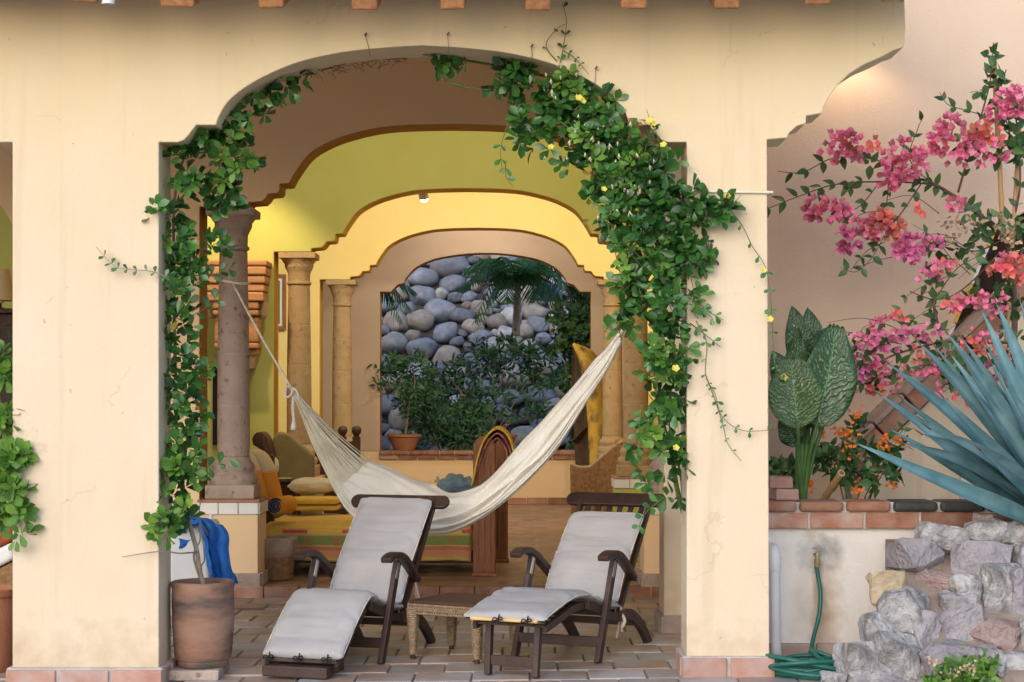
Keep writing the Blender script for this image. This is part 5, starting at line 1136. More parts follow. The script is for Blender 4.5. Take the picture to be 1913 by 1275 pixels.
shrub('leafy_shrub', 'broad dark shrub in the middle of the back window below the palm', P(900, 850, 26.8), [pb_(800,720,26.9,70,44,.3), pb_(870,690,27.0,80,50,.3), pb_(960,660,27.1,70,40,.3), pb_(900,760,26.8,60,40,.3), pb_(1010,690,27,50,50,.3), pb_(990,770,26.7,36,36,.2,900)], 230, .15, M['leafb'], 61)
shrub('dense_shrub', 'dense dark shrub just above the window sill right of the potted ficus', P(840, 870, 26.3), [pb_(840,790,26.4,70,46,.25), pb_(800,820,26.3,50,30,.2), pb_(880,820,26.4,50,36,.2), pb_(790,755,26.5,50,36,.2)], 240, .13, M['leafb'], 62)
shrub('hedge_climber', 'tall dark climbing foliage along the right edge of the back window', P(1090, 860, 26.2), [pb_(1085,560,26.6,26,50,.25), pb_(1090,640,26.4,36,70,.25), pb_(1080,730,26.3,34,60,.25), pb_(1060,620,26.5,40,60,.2), pb_(1085,810,26.2,24,50,.2)], 250, .13, M['leafd'], 63, 'ovate')
fi = thing('ficus_plant', 'small potted ficus with two bare forking trunks on the back window sill', 'plant', P(755, 812, 25.5), group=None); m_ = MB()
px_stem([(757,812,25.5),(762,775,25.48),(766,742,25.46)], .022, .014, m_); px_stem([(764,770,25.48),(752,745,25.46),(732,715,25.42)], .014, .008, m_); px_stem([(766,745,25.46),(775,715,25.46),(770,690,25.44)], .013, .007, m_); px_stem([(750,742,25.46),(745,720,25.4),(755,700,25.36)], .01, .006, m_)
m_.build('trunk', M['bark'], fi, smooth='all'); rr = random.Random(64)
foliage(fi, rosettes([pb_(735,715,25.4,36,26,.15), pb_(770,690,25.45,44,34,.15), pb_(800,720,25.5,30,26,.15), pb_(745,690,25.4,40,24,.15), pb_(705,715,25.2,16,8,.06,120), pb_(790,745,25.45,60,50,.2), pb_(720,690,25.4,40,26,.1)], 150, .115, rr, (4, 7), spread=(30, 90)), 'lance', M['leafb'], 200, rr)
fz = SZ + .011
def bowl(x, Y, z, s, label, m=M['clay2']):
    t = thing('flower_bowl', label, 'pot', (x, Y, z), group='terracotta bowls on the window sill')
    MB().lathe([(0, 0), (.145*s, 0), (.15*s, .012*s), (.19*s, .09*s), (.225*s, .185*s), (.25*s, .195*s), (.25*s, .225*s), (.235*s, .228*s), (.222*s, .2*s), (0, .19*s)], (x, Y, z), 36, .008).build('body', m, t, smooth=45)
    MB().lathe([(0, .198*s), (.22*s, .198*s), (.1*s, .208*s), (0, .21*s)], (x, Y, z), 20).build('soil', M['soil'], t)
bowl(P(755, 0, 25.5).x, 25.52, fz, 1.02, 'wide terracotta bowl holding the ficus on the window sill')
bowl(P(935, 0, 25.5).x, 25.52, fz, 1.0, 'terracotta bowl on the window sill behind the cloth draped bed post')
# ---------------- room furnishings ----------------
def kilim():
    m, nt, b = nodes('striped_bedspread'); N, L = nt.nodes, nt.links
    tc = N.new('ShaderNodeUVMap'); sp = N.new('ShaderNodeSeparateXYZ'); L.new(tc.outputs[0], sp.inputs[0])
    nz = N.new('ShaderNodeTexNoise'); nz.inputs['Scale'].default_value = 14; nz.inputs['Detail'].default_value = 4; L.new(tc.outputs[0], nz.inputs[0])
    ad = N.new('ShaderNodeMath'); ad.operation = 'MULTIPLY_ADD'; L.new(nz.outputs[0], ad.inputs[0]); ad.inputs[1].default_value = .03; L.new(sp.outputs[1], ad.inputs[2])
    cr = N.new('ShaderNodeValToRGB'); e = cr.color_ramp; e.interpolation = 'CONSTANT'
    st = [(0, (.60, .40, .10)), (.10, (.55, .33, .13)), (.16, (.60, .26, .12)), (.33, (.50, .17, .10)), (.43, (.62, .36, .14)), (.47, (.22, .27, .08)), (.74, (.42, .36, .12)), (.78, (.70, .46, .09)), (.93, (.66, .36, .08)), (.96, (.72, .46, .08))]
    e.elements[0].color = (*st[0][1], 1); e.elements[1].position = st[1][0]; e.elements[1].color = (*st[1][1], 1)
    for p, c in st[2:]: k = e.elements.new(p); k.color = (*c, 1)
    L.new(ad.outputs[0], cr.inputs[0])
    def win(sock, a, b_):
        g = N.new('ShaderNodeMath'); g.operation = 'COMPARE'; L.new(sock, g.inputs[0]); g.inputs[1].default_value = (a+b_)/2; g.inputs[2].default_value = (b_-a)/2; return g.outputs[0]
    fr = N.new('ShaderNodeMath'); fr.operation = 'PINGPONG'; L.new(sp.outputs[0], fr.inputs[0]); fr.inputs[1].default_value = .145
    def mul(a, b_):
        n_ = N.new('ShaderNodeMath'); n_.operation = 'MULTIPLY'; L.new(a, n_.inputs[0]); L.new(b_, n_.inputs[1]); return n_.outputs[0]
    rect = mul(win(fr.outputs[0], .085, .15), win(sp.outputs[1], .80, .91))
    spr = N.new('ShaderNodeMath'); spr.operation = 'PINGPONG'; L.new(sp.outputs[0], spr.inputs[0]); spr.inputs[1].default_value = .07
    n2 = N.new('ShaderNodeTexNoise'); n2.inputs['Scale'].default_value = 30; L.new(tc.outputs[0], n2.inputs[0])
    dm = mul(mul(win(spr.outputs[0], .054, .075), win(sp.outputs[1], .55, .66)), win(n2.outputs[0], .44, .9))
    mx = N.new('ShaderNodeMath'); mx.operation = 'MAXIMUM'; L.new(rect, mx.inputs[0]); L.new(dm, mx.inputs[1])
    m1 = N.new('ShaderNodeMix'); m1.data_type = 'RGBA'; L.new(mx.outputs[0], m1.inputs[0]); L.new(cr.outputs[0], m1.inputs[6]); m1.inputs[7].default_value = (.58, .10, .10, 1)
    m2 = N.new('ShaderNodeMix'); m2.data_type = 'RGBA'; m2.blend_type = 'MULTIPLY'; m2.inputs[0].default_value = .35; L.new(m1.outputs[2], m2.inputs[6]); L.new(n2.outputs[0], m2.inputs[7])
    L.new(m2.outputs[2], b.inputs['Base Color']); b.inputs['Roughness'].default_value = .95
    bp = N.new('ShaderNodeBump'); bp.inputs['Strength'].default_value = .4; bp.inputs['Distance'].default_value = .01; L.new(n2.outputs[0], bp.inputs['Height']); L.new(bp.outputs[0], b.inputs['Normal'])
    return m
M['kilim'] = kilim()
# day bed with striped spread
bx0, bx1, by0, by1, bz = -2.16, -.40, 14.92, 16.15, .52
bd = thing('day_bed', 'long low wooden day bed with thick carved posts behind the deck chairs', 'bed', ((bx0+bx1)/2, 15.5, RZ))
MB().box((bx0, by0+.06, .27), (bx1, by1, .485)).build('mattress', M['ycloth'], bd, bevel=.04, seg=3)
MB().box((bx0, by0+.08, .18), (bx1, by1-.02, .268)).build('bed_frame', M['brownwood'], bd)
for y in (by0+.13, by1-.1): MB().box((bx0+.02, y-.05, RZ), (bx0+.12, y+.05, .18)).build('leg', M['brownwood'], bd)
def post(px, pyb, ptop, Y, wpx, nm='bed_post'):
    B = P(px, pyb, Y); T_ = P(px, ptop, Y); w_ = wpx*Y/F/2; h_ = T_.z - RZ
    pl = [(B.x-w_, RZ+.03), (B.x+w_, RZ+.03), (B.x+w_, T_.z-w_*1.0)] + [(B.x + w_*math.cos(rad(a)), T_.z - w_ + w_*math.sin(rad(a))) for a in range(15, 180, 15)] + [(B.x-w_, T_.z-w_*1.0)]
    o = MB().prism(pl, Y-.05, Y+.05).build(nm, M['redwood'], bd, bevel=.014, seg=2)
    MB().box((B.x-w_-.012, Y-.062, RZ), (B.x+w_+.012, Y+.062, RZ+.034)).build('foot', M['redwood'], bd, bevel=.008)
    for k in range(3):
        x = B.x - w_*.55 + w_*.55*k
        MB().box((x-.006, Y-.056, RZ+.12), (x+.006, Y-.046, T_.z-w_*1.4)).build('moulding', M['redwood'], o, bevel=.004, seg=1)
post(905, 1078, 815, 14.9, 42); post(931, 1050, 825, 16.2, 36)
MB().box((-.36, 14.96, .30), (-.28, 16.15, .74)).build('footboard', M['redwood'], bd, bevel=.01)
sp_ = MB(); uvs = []
def spread(u, v):
    # v: 0 hem in front .. .5 front top edge .. 1 back
    x = bx0 - .02 + (bx1 - bx0 + .0)*u; s = v*1.5
    fl = .018*math.sin(u*26 + 2*math.sin(u*7))*max(0, 1 - s*2)
    if s < .5: y = by0 + .03 - fl - .02*(1-2*s); z = .20 + (bz - .22)*s*2 + .012*math.sin(u*9)*(1-2*s)
    else:
        t = (s - .5); y = by0 + .05 + (by1-by0)*t*1.0; z = bz - .02*math.exp(-t*18) + .012*noise.noise(Vector((u*6, t*5, 1)))
    return Vector((x, y, z))
nu_, nv_ = 60, 36
g = MB().grid(spread, nu_, nv_); me = g.mesh('bedspread', 'all')
ul = me.uv_layers.new(); ul.data.foreach_set('uv', [c for lp in me.loops for c in ((lp.vertex_index // (nv_+1))/nu_, min(1, (lp.vertex_index % (nv_+1))/nv_*3))])
bs = link('bedspread', me, M['kilim']); tag(bs, 'yellow bedspread with green and pink woven bands draped over the day bed', 'bedspread', kind='thing'); bs.modifiers.new('t', 'SOLIDIFY').thickness = .012
# cloth over the post: folded loop
cl = thing('draped_shawl', 'pink and ochre woven shawl draped over the tall bed post', 'shawl', P(930, 830, 14.8))
for k, (off, m_n) in enumerate(((0, 'ycloth'), (9, 'shawl'), (18, 'shawl'))):
    if m_n == 'shawl' and 'shawl' not in M: M['shawl'] = mat('rose_shawl', (.42, .17, .14), (.5, .26, .15), 9, .95, .5, 60, stretch=(5, 5, 1), c3=(.30, .07, .14), s3=4, f3=(.45, .6))
    q_ = [(884+off*.6, 905-off*1.5), (893+off*.7, 860-off*.2), (906+off*.6, 822+off*.7), (928, 800+off), (948-off*.6, 812+off*.8), (958-off*.7, 840), (960-off*.6, 862), (957-off*.5, 892-off)]
    c = crv([P(x, y, 14.85 + .05*k) for x, y in q_], 6)
    def f_(u, v, c=c, k=k): 
        i = min(int(u*(len(c)-1)), len(c)-2); p = c[i].lerp(c[i+1], u*(len(c)-1)-i)
        return p + Vector((.006*math.sin(v*20 + u*6), -.10 + .62*v, -.03*v + .012*math.sin(v*16 + u*9)))
    o = MB().grid(f_, 50, 24).build('cloth', M[m_n], cl, smooth='all'); o.modifiers.new('t', 'SOLIDIFY').thickness = .014
def lump(name, label, cat, c, size, m, seed, fold=.25, freq=2.2, flat=.35, nsub=4, rz=0, group=None):
    "soft cushion or heap of cloth"
    t = thing(name, label, cat, c, group=group)
    bm = bmesh.new(); bmesh.ops.create_cube(bm, size=2); bmesh.ops.subdivide_edges(bm, edges=bm.edges, cuts=12, use_grid_fill=True)
    for v in bm.verts:
        p = v.co.copy(); n_ = p.normalized(); q_ = p.lerp(n_*1.15, flat)
        edge = max(abs(p.x), abs(p.y))
        q_.z *= (1 - .45*edge**3)
        q_ += n_*noise.noise(p*freq + Vector((seed, 0, 0)))*fold*.5 + n_*noise.noise(p*freq*3 + Vector((0, seed, 0)))*fold*.18
        v.co = Matrix.Rotation(rz, 3, 'Z') @ Vector((q_.x*size[0], q_.y*size[1], q_.z*size[2])) + Vector(c)
    me = bpy.data.meshes.new(name); bm.to_mesh(me); bm.free(); me.polygons.foreach_set('use_smooth', [True]*len(me.polygons))
    link('cloth' if 'pillow' not in name else 'cover', me, m, t)
    return t
lump('denim_jeans', 'crumpled blue denim jeans lying at the end of the day bed', 'jeans', P(856, 917, 15.6), (.17, .16, .12), M['denim'], 3, .75, 2.6, .2)
lump('yellow_cushion', 'yellow cushion half hidden behind the blue denim jeans', 'cushion', P(812, 922, 15.85), (.22, .12, .09), M['ycloth'], 4, .3)
c = P(585, 908, 16.3)
lump('cream_pillow', 'plump cream pillow on top of folded yellow blankets', 'pillow', c, (.21, .16, .075), M['pillow'], 5, .2, 1.5)
for k, (py, m_n, lb) in enumerate(((933, 'ycloth', 'folded yellow blanket right under the cream pillow'), (946, 'ycloth', 'lower folded yellow blanket resting on the bed below another'))):
    c = P(588, py + 2, 16.2); lump('folded_blanket', lb, 'blanket', (c.x, c.y, c.z), (.235, .17, .042 - .012*k), M[m_n], 8+k, .1, 3, .12, group='folded yellow blankets')
# rolled towel
c = P(516, 945, 15.0); rt = thing('rolled_towel', 'rolled orange towel with a dark blue striped inside on the day bed', 'towel', c)
MB().tube([c + Vector((-.0, -.06, 0)), c + Vector((.08, .26, 0))], .077, 20).build('roll', M['ocloth'], rt, smooth=50, bevel=.012)
sp2 = crv([c + Vector((.068*(1-k/26)*math.cos(k*.75), -.063, .068*(1-k/26)*math.sin(k*.75))) for k in range(24)], 3)
MB().tube(sp2, .010, 6).build('spiral_edge', M['navy'], rt, smooth='all')
o = MB().lathe([(0, 0), (.07, 0), (.07, .004), (0, .004)], (0, 0, 0), 18); o.v = [(x + c.x, -z - .058 + c.y, y + c.z) for x, y, z in o.v]; o.build('end_cloth', M['denim'], rt)
# orange and cream beach towels over a chair back
ch = thing('lounge_chair', 'chair back hidden under towels between the grey column and the day bed', 'chair', P(480, 1000, 15.3))
MB().box((P(455, 0, 15.35).x, 15.33, RZ), (P(512, 0, 15.35).x, 15.42, P(0, 850, 15.35).z)).build('backrest', M['brownwood'], ch, bevel=.02)
for k, (xa, lb, Y0) in enumerate(((462, 'cream and orange towel with a sun motif hung over the chair back', 15.18), (488, 'second cream and orange towel hung just right of the sun motif towel', 15.27))):
    tw_ = thing('beach_towel', lb, 'towel', P(xa+15, 900, Y0), group='beach towels over the chair')
    q_ = [(xa-6, 842), (xa+8, 850), (xa+20, 868), (xa+28, 892), (xa+36, 925), (xa+42, 952)]
    c_ = crv([P(x, y, Y0) for x, y in q_], 6)
    def f2(u, v, c_=c_):
        i = min(int(u*(len(c_)-1)), len(c_)-2); p = c_[i].lerp(c_[i+1], u*(len(c_)-1)-i)
        return p + Vector((-.16*v*1 + .004*math.sin(v*9), .0 + .09*math.sin(math.pi*v)*-1 + .03, -.012*v))
    for nm, a, b_, mm in (('upper_cloth', 0, .52, 'pillow'), ('lower_cloth', .52, 1, 'ocloth')):
        o = MB().grid(lambda u, v: f2(a + (b_-a)*u, v), 20, 12).build(nm, M[mm], tw_, smooth='all'); o.modifiers.new('t', 'SOLIDIFY').thickness = .016
    if k == 0:
        c = P(467, 878, 15.06)
        for j in range(9):
            a_ = 2*math.pi*j/9; MB().bar(c + Vector((.018*math.cos(a_), 0, .022*math.sin(a_))), c + Vector((.042*math.cos(a_), .0, .055*math.sin(a_))), .012, .004, (0, 1, 0)).build('motif_ray', M['ocloth'], tw_)
# white chair with blue towel behind the pot
wc = thing('white_chair', 'white cloth covered chair behind the terracotta pot', 'chair', P(375, 1090, 12.6))
a_, b_ = P(318, 975, 12.6), P(402, 1090, 12.6)
o = MB().box((a_.x, 12.5, .02), (P(398, 0, 12.6).x, 12.9, a_.z)).build('cover', M['whitecloth'], wc, bevel=.04, seg=3); displace(o, .02, 3, 2)
for s in (-1, 1): MB().tube([(P(360 + s*32, 0, 12.9).x, 12.92, 0), (P(360 + s*32, 0, 12.9).x, 12.95, a_.z+.03)], .014, 8).build('frame', M['white_pvc'], wc)
bt = thing('blue_towel', 'bright blue towel thrown over the white chair', 'towel', P(390, 1000, 12.5))
def f3(u, v):
    # u: across, v: from the far left top over the chair and down on the right
    x = 326 + 62*min(1, v*2) + max(0, v-.5)*2*40; y = 972 - 6*math.sin(min(1, v*2)*3) + (max(0, v-.42)/.58)**1.15*118
    p = P(x, y, 12.46); w_ = .12 + .20*v
    return p + Vector((-.05*math.sin(u*3)*v + .10*(u-.5)*v + .018*math.sin(u*15 + v*4), w_*(u-.5)*1.2 + .04*math.sin(u*11), -.20*(1-v)*(abs(u-.2))**1.3*1.2 - .02*math.sin(u*13 + v*7)))
o = MB().grid(f3, 40, 50).build('cloth', M['bluetowel'], bt, smooth='all'); displace(o, .022, 9, 1); o.modifiers.new('t', 'SOLIDIFY').thickness = .014
def f4(u, v):
    x = 396 + 36*v + 8*math.sin(u*3.1); y = 968 + 28*u*v + 96*u + 14*v
    return P(x - 30*(1-u)*.6, y, 12.40) + Vector((.012*math.sin(u*9), -.018*math.sin(v*9 + u*3), .008*math.sin(v*7)))
o = MB().grid(f4, 40, 40).build('hanging_end', M['bluetowel'], bt, smooth='all'); displace(o, .03, 6, 4); o.modifiers.new('t', 'SOLIDIFY').thickness = .014
# wicker waste basket with bag
c = P(517, 1096, 14.62); wb = thing('waste_basket', 'round wicker waste basket lined with a clear plastic bag', 'basket', (c.x, 14.62, RZ))
prof = [(0, 0), (.125, 0), (.135, .01)]; 
for k in range(9): z = .02 + .31*k/9; r_ = .135 + .028*k/9; prof += [(r_+.006, z+.008), (r_, z+.03)]
prof += [(.166, .335), (.172, .345), (.160, .35), (.15, .30), (.13, .05), (0, .04)]
MB().lathe(prof, (c.x, 14.62, RZ), 36).build('body', M['wicker'], wb, smooth='all')
mm, nt_, b_ = nodes('clear_plastic'); b_.inputs['Base Color'].default_value = (.8, .8, .78, 1); b_.inputs['Roughness'].default_value = .15; b_.inputs['Alpha'].default_value = .16
o = MB().lathe([(.176, .20), (.182, .26), (.181, .33), (.178, .362), (.165, .352), (.16, .31)], (c.x, 14.62, RZ), 60, .012).build('bag', mm, wb, smooth='all')
displace(o, .016, 16, 2)
# nightstand, woven vase
c = P(535, 960, 16.9); ns = thing('nightstand', 'small dark wooden nightstand holding the cream vase', 'nightstand', (c.x, 16.9, RZ))
x0, x1, zt_ = P(505, 0, 16.9).x, P(553, 0, 16.9).x, P(0, 896, 16.9).z
MB().box((x0-.03, 16.75, zt_-.03), (x1+.03, 17.15, zt_)).build('top', M['brownwood'], ns, bevel=.006)
for x in (x0, x1): 
    for y in (16.8, 17.1): MB().box((x-.02, y-.02, RZ), (x+.02, y+.02, zt_-.03)).build('leg', M['brownwood'], ns)
MB().box((x0+.022, 16.8, zt_-.3), (x1-.022, 17.1, zt_-.032)).build('drawer', M['brownwood'], ns, bevel=.006)
c = P(503, 892, 16.9); vs_ = thing('woven_vase', 'rounded cream vase with knobbly texture on the nightstand', 'vase', (c.x, 16.9, zt_))
MB().lathe([(0, .001), (.06, .001), (.07, .03), (.092, .09), (.095, .14), (.085, .19), (.06, .215), (.05, .2), (0, .19)], (c.x, 16.9, zt_), 28).build('body', M['ceramic'], vs_, smooth='all')
c = P(525, 894, 16.85); MB_ = thing('small_dish', 'small flat dish lying beside the cream vase', 'dish', (c.x, 16.9, zt_))
MB().lathe([(0, .001), (.05, .001), (.075, .012), (.07, .014), (0, .006)], (c.x+.03, 16.88, zt_), 24).build('body', M['ceramic'], MB_, smooth='all')
# scrolled settle
sf = thing('wooden_settle', 'dark wooden settle with scrolled end and olive upholstered back', 'settle', P(520, 1000, 17.7))
Y = 17.7
out_ = crv([P(x, y, Y) for x, y in ((520,905),(519,870),(514,845),(508,822),(498,808),(486,808),(479,818),(481,830),(490,836),(497,848),(500,872),(500,905))], 4)
MB().prism([(p.x, p.z) for p in out_], Y-.28, Y+.04).build('scroll_end', M['brownwood'], sf, bevel=.012, smooth=40)
MB().prism([(p[0], p[1]) for p in ((P(505,0,Y).x, RZ+.2), (P(585,0,Y).x, RZ+.2), (P(585,0,Y).x, P(0,850,Y).z), (P(540,0,Y).x, P(0,812,Y).z), (P(520,0,Y).x, P(0,806,Y).z), (P(508,0,Y).x, P(0,818,Y).z))], Y+.05, Y+.17).build('backrest', M['olive'], sf, bevel=.03, seg=3)
MB().box((P(500,0,Y).x, Y-.4, RZ+.18), (P(600,0,Y).x, Y+.1, RZ+.42)).build('seat', M['olive'], sf, bevel=.03, seg=3)
for x in (505, 590): MB().box((P(x,0,Y).x-.03, Y-.35, RZ), (P(x,0,Y).x+.03, Y-.29, RZ+.18)).build('leg', M['brownwood'], sf)
# chair with finials
fc_ = thing('carved_chair', 'dark carved wooden chair with two rounded finials near the mauve wall', 'chair', P(640, 960, 20.3)); Y = 20.3
for x in (640, 666):
    X = P(x, 0, Y).x; zt_ = P(0, 808, Y).z
    MB().box((X-.045, Y-.03, RZ), (X+.045, Y+.03, zt_-.05)).build('post', M['brownwood'], fc_, bevel=.006)
    MB().lathe([(0, -.05), (.03, -.05), (.034, -.03), (.056, .0), (.058, .03), (.046, .06), (.02, .075), (0, .078)], (X, Y, zt_), 16).build('finial', M['brownwood'], fc_, smooth='all')
MB().box((P(580,0,Y).x, Y-.02, P(0,950,Y).z), (P(664,0,Y).x, Y+.02, P(0,825,Y).z)).build('back_panel', M['brownwood'], fc_, bevel=.01)
MB().box((P(580,0,Y).x, Y-.5, P(0,955,Y).z), (P(672,0,Y).x, Y-.03, P(0,945,Y).z)).build('seat', M['brownwood'], fc_, bevel=.01)
for x in (584, 668): MB().box((P(x,0,Y).x-.03, Y-.48, RZ), (P(x,0,Y).x+.03, Y-.42, P(0,955,Y).z)).build('leg', M['brownwood'], fc_)
MB().box((P(584,0,Y).x-.04, Y-.03, RZ), (P(584,0,Y).x+.04, Y+.03, P(0,822,Y).z)).build('post', M['brownwood'], fc_)
# bottle and cups on a low table
lt = thing('low_table', 'low dark table holding a bottle behind the day bed', 'table', P(810, 960, 16.9)); Y = 16.9
zt_ = P(0, 921, Y).z
MB().box((P(780,0,Y).x, Y-.15, zt_-.03), (P(860,0,Y).x, Y+.25, zt_)).build('top', M['brownwood'], lt, bevel=.006)
for x in (784, 856):
    for y in (Y-.12, Y+.22): MB().box((P(x,0,Y).x-.02, y-.02, RZ), (P(x,0,Y).x+.02, y+.02, zt_-.03)).build('leg', M['brownwood'], lt)
c = P(818, 921, Y); bo = thing('water_bottle', 'small clear plastic bottle with white cap behind the hammock', 'bottle', (c.x, Y-.05, zt_))
gl, nt_, b_ = nodes('bottle_plastic'); b_.inputs['Base Color'].default_value = (.75, .78, .74, 1); b_.inputs['Roughness'].default_value = .08; b_.inputs['Transmission Weight'].default_value = .8; b_.inputs['IOR'].default_value = 1.2
MB().lathe([(0, .001), (.03, .001), (.033, .01), (.033, .10), (.029, .12), (.013, .145), (.012, .16), (0, .16)], (c.x, Y-.05, zt_), 18).build('body', gl, bo, smooth=40)
MB().lathe([(.0335, .03), (.0345, .03), (.0345, .085), (.0335, .085)], (c.x, Y-.05, zt_), 18).build('label_band', M['navy'], bo)
MB().lathe([(0, .161), (.017, .161), (.017, .185), (0, .186)], (c.x, Y-.05, zt_), 14).build('cap', M['whitecloth'], bo)
for k, x in enumerate((793, 803)):
    c = P(x, 921, Y); cu = thing('dark_cup', ('short dark cup furthest from the bottle on the low table', 'short dark cup between the other cup and the bottle')[k], 'cup', (c.x, Y-.08, zt_), group='dark cups on the low table')
    MB().lathe([(0, .001), (.024, .001), (.027, .08), (.022, .08), (.02, .01), (0, .01)], (c.x, Y-.08, zt_), 16).build('body', M['black'], cu, smooth=40)
    MB().lathe([(0, .055), (.0205, .055), (0, .058)], (c.x, Y-.08, zt_), 12).build('drink', M['brownwood'], cu)
# wicker armchair
Y = 21.2; wa = thing('wicker_armchair', 'brown wicker armchair with a sweeping arm below the boat shaped shelf', 'armchair', P(1120, 935, Y))
q_ = [(1068, 868), (1078, 873), (1092, 874), (1104, 872), (1118, 860), (1135, 846), (1152, 832), (1172, 820)]
ct = crv([P(x, y, Y-.3) for x, y in q_], 5)
fl = [P(1070 + (1170-1070)*i/(len(ct)-1)*.98, 960, Y-.26) for i in range(len(ct))]
def f5(u, v):
    i = min(int(u*(len(ct)-1)), len(ct)-2); f = u*(len(ct)-1)-i; a = ct[i].lerp(ct[i+1], f); b = fl[i].lerp(fl[i+1], f)
    p = a.lerp(b, v); return p + Vector((.012*math.sin(v*0), .006*math.sin(u*130)*math.cos(v*80), .0))
o = MB().grid(f5, 90, 60).build('side_panel', M['wicker'], wa, smooth='all'); o.modifiers.new('t', 'SOLIDIFY').thickness = .02
MB().tube(ct, .024, 10).build('arm_roll', M['rattan'], wa, smooth='all')
for f in (0, .62, 1): i = int(f*(len(ct)-1)); MB().tube([ct[i], Vector((fl[i].x, fl[i].y, RZ))], .022, 8).build('frame_post', M['wicker'], wa, smooth=40)
o = MB().box((P(1072,0,Y).x, Y-.28, RZ+.28), (P(1160,0,Y).x, Y+.35, RZ+.42)).build('seat', M['wicker'], wa, bevel=.03)
o = MB().box((P(1150,0,Y).x, Y-.28, RZ+.2), (P(1178,0,Y).x, Y+.35, P(0,822,Y).z)).build('backrest', M['wicker'], wa, bevel=.04)
# boat shelf
Yb = 23.9; bt_ = thing('boat_shelf', 'shelf made from an upright yellow painted wooden boat half', 'shelf', P(1110, 900, Yb))
M['boat'] = mat('worn_yellow_paint', (.55, .34, .05), (.62, .42, .08), 5, .7, .4, 30, c3=(.20, .12, .04), s3=5, f3=(.48, .62), stretch=(1.5, 1.5, .8)); M['boatin'] = mat('old_boat_wood', (.06, .035, .02), (.11, .07, .04), 9, .8, stretch=(4, 4, .7))
def outl(t):   # gunwale near/left, keel/right : t 0 tip .. 1 bottom
    l = crv([P(1071, 643, Yb), P(1085, 680, Yb), P(1094, 730, Yb), P(1099, 790, Yb), P(1103, 870, Yb), P(1106, 945, Yb)], 6); k = crv([P(1071, 643, Yb), P(1108, 658, Yb), P(1135, 700, Yb), P(1148, 760, Yb), P(1155, 820, Yb), P(1158, 945, Yb)], 6)
    e = crv([P(1071, 643, Yb+.15), P(1068, 700, Yb+.25), P(1070, 760, Yb+.3), P(1073, 820, Yb+.32), P(1075, 870, Yb+.32), P(1076, 945, Yb+.32)], 6)
    g_ = lambda q_: q_[min(int(t*(len(q_)-1)), len(q_)-2)].lerp(q_[min(int(t*(len(q_)-1)), len(q_)-2)+1], t*(len(q_)-1)-min(int(t*(len(q_)-1)), len(q_)-2))
    return g_(l), g_(k), g_(e)
def hull(u, v):
    l, k, e = outl(u); a = l.lerp(k, v); return a + Vector((0, .0 - .10*math.sin(math.pi*v)*min(1, u*4) + .35*v*v*min(1, u*4), 0))
o = MB().grid(hull, 40, 14).build('hull', M['boat'], bt_, smooth='all'); o.modifiers.new('t', 'SOLIDIFY').thickness = .02
def inn(u, v):
    l, k, e = outl(u); return e.lerp(l, v) + Vector((0, .05 + .10*math.sin(math.pi*v), 0))
o = MB().grid(inn, 40, 8).build('inner_planking', M['boatin'], bt_, smooth='all'); o.modifiers.new('t', 'SOLIDIFY').thickness = .012
for t in (.42, .62, .86):
    l, k, e = outl(t); MB().bar(e + Vector((0, .03, 0)), l + Vector((.0, -.01, 0)), .10, .03, (0, 0, 1)).build('shelf_board', M['boatin'], bt_)
# chimney breast of stacked courses
hd = thing('chimney_hood', 'tiered hood of layered terracotta courses on the yellow wall, lit warm from above', 'hood', P(445, 660, 18.3))
M['hoodm'] = mat('layered_terracotta', (.40, .19, .08), (.52, .28, .14), 3, .8, .5, 30, stretch=(.6, .6, 9), rnd=.08)
Y = 18.38
tiers = [(386,504,486,497,.40),(388,502,498,514,.40),(387,500,515,530,.38),(389,498,531,545,.36),(391,497,546,563,.36),(402,487,564,578,.34),(402,487,579,590,.33),(404,486,592,640,.28),(404,486,641,652,.30),(408,484,653,664,.24)]
for (a, b, t0, t1, dpt) in tiers:
    x0, x1 = P(a, 0, Y-dpt/2).x, P(b, 0, Y-dpt/2).x
    MB().box((x0, Y-dpt, P(0, t1, Y-dpt).z+.002), (x1, Y, P(0, t0, Y-dpt).z)).build('course', M['hoodm'], hd, bevel=.018 if t1-t0 < 20 else .03, seg=3)
MB().prism([(P(410,0,Y).x, P(0,690,Y).z), (P(478,0,Y).x, P(0,690,Y).z), (P(484,0,Y).x, P(0,664,Y).z), (P(406,0,Y).x, P(0,664,Y).z)], Y-.2, Y).build('corbel', M['cantera_y'], hd, bevel=.01)
for s, x in ((1, 492), (-1, 397)):
    MB().lathe([(0, -.09), (.03, -.09), (.045, -.04), (.045, .08), (.03, .1), (0, .1)], P(x, 580, Y-.2), 14).build('scroll', M['cantera_y'], hd, smooth='all')
# framed pictures
def frame(x0, x1, y0, y1, Y, label, fm_, inner, mount=None):
    t = thing('framed_picture', label, 'picture', P((x0+x1)/2, (y0+y1)/2, Y), group='framed pictures'); A, B = P(x0, y1, Y), P(x1, y0, Y); w_ = .05
    for lo, hi in (((A.x, Y-.03, A.z), (B.x, Y, A.z+w_)), ((A.x, Y-.03, B.z-w_), (B.x, Y, B.z)), ((A.x, Y-.03, A.z+w_+.001), (A.x+w_, Y, B.z-w_-.001)), ((B.x-w_, Y-.03, A.z+w_+.001), (B.x, Y, B.z-w_-.001))):
        MB().box(lo, hi).build('frame', fm_, t, bevel=.004)
    if mount: MB().box((A.x+w_+.001, Y-.015, A.z+w_+.001), (B.x-w_-.001, Y-.003, B.z-w_-.001)).build('mount', mount, t); w_ += .03
    MB().box((A.x+w_+.002, Y-.018, A.z+w_+.002), (B.x-w_-.002, Y-.0155, B.z-w_-.002)).build('print', inner, t)
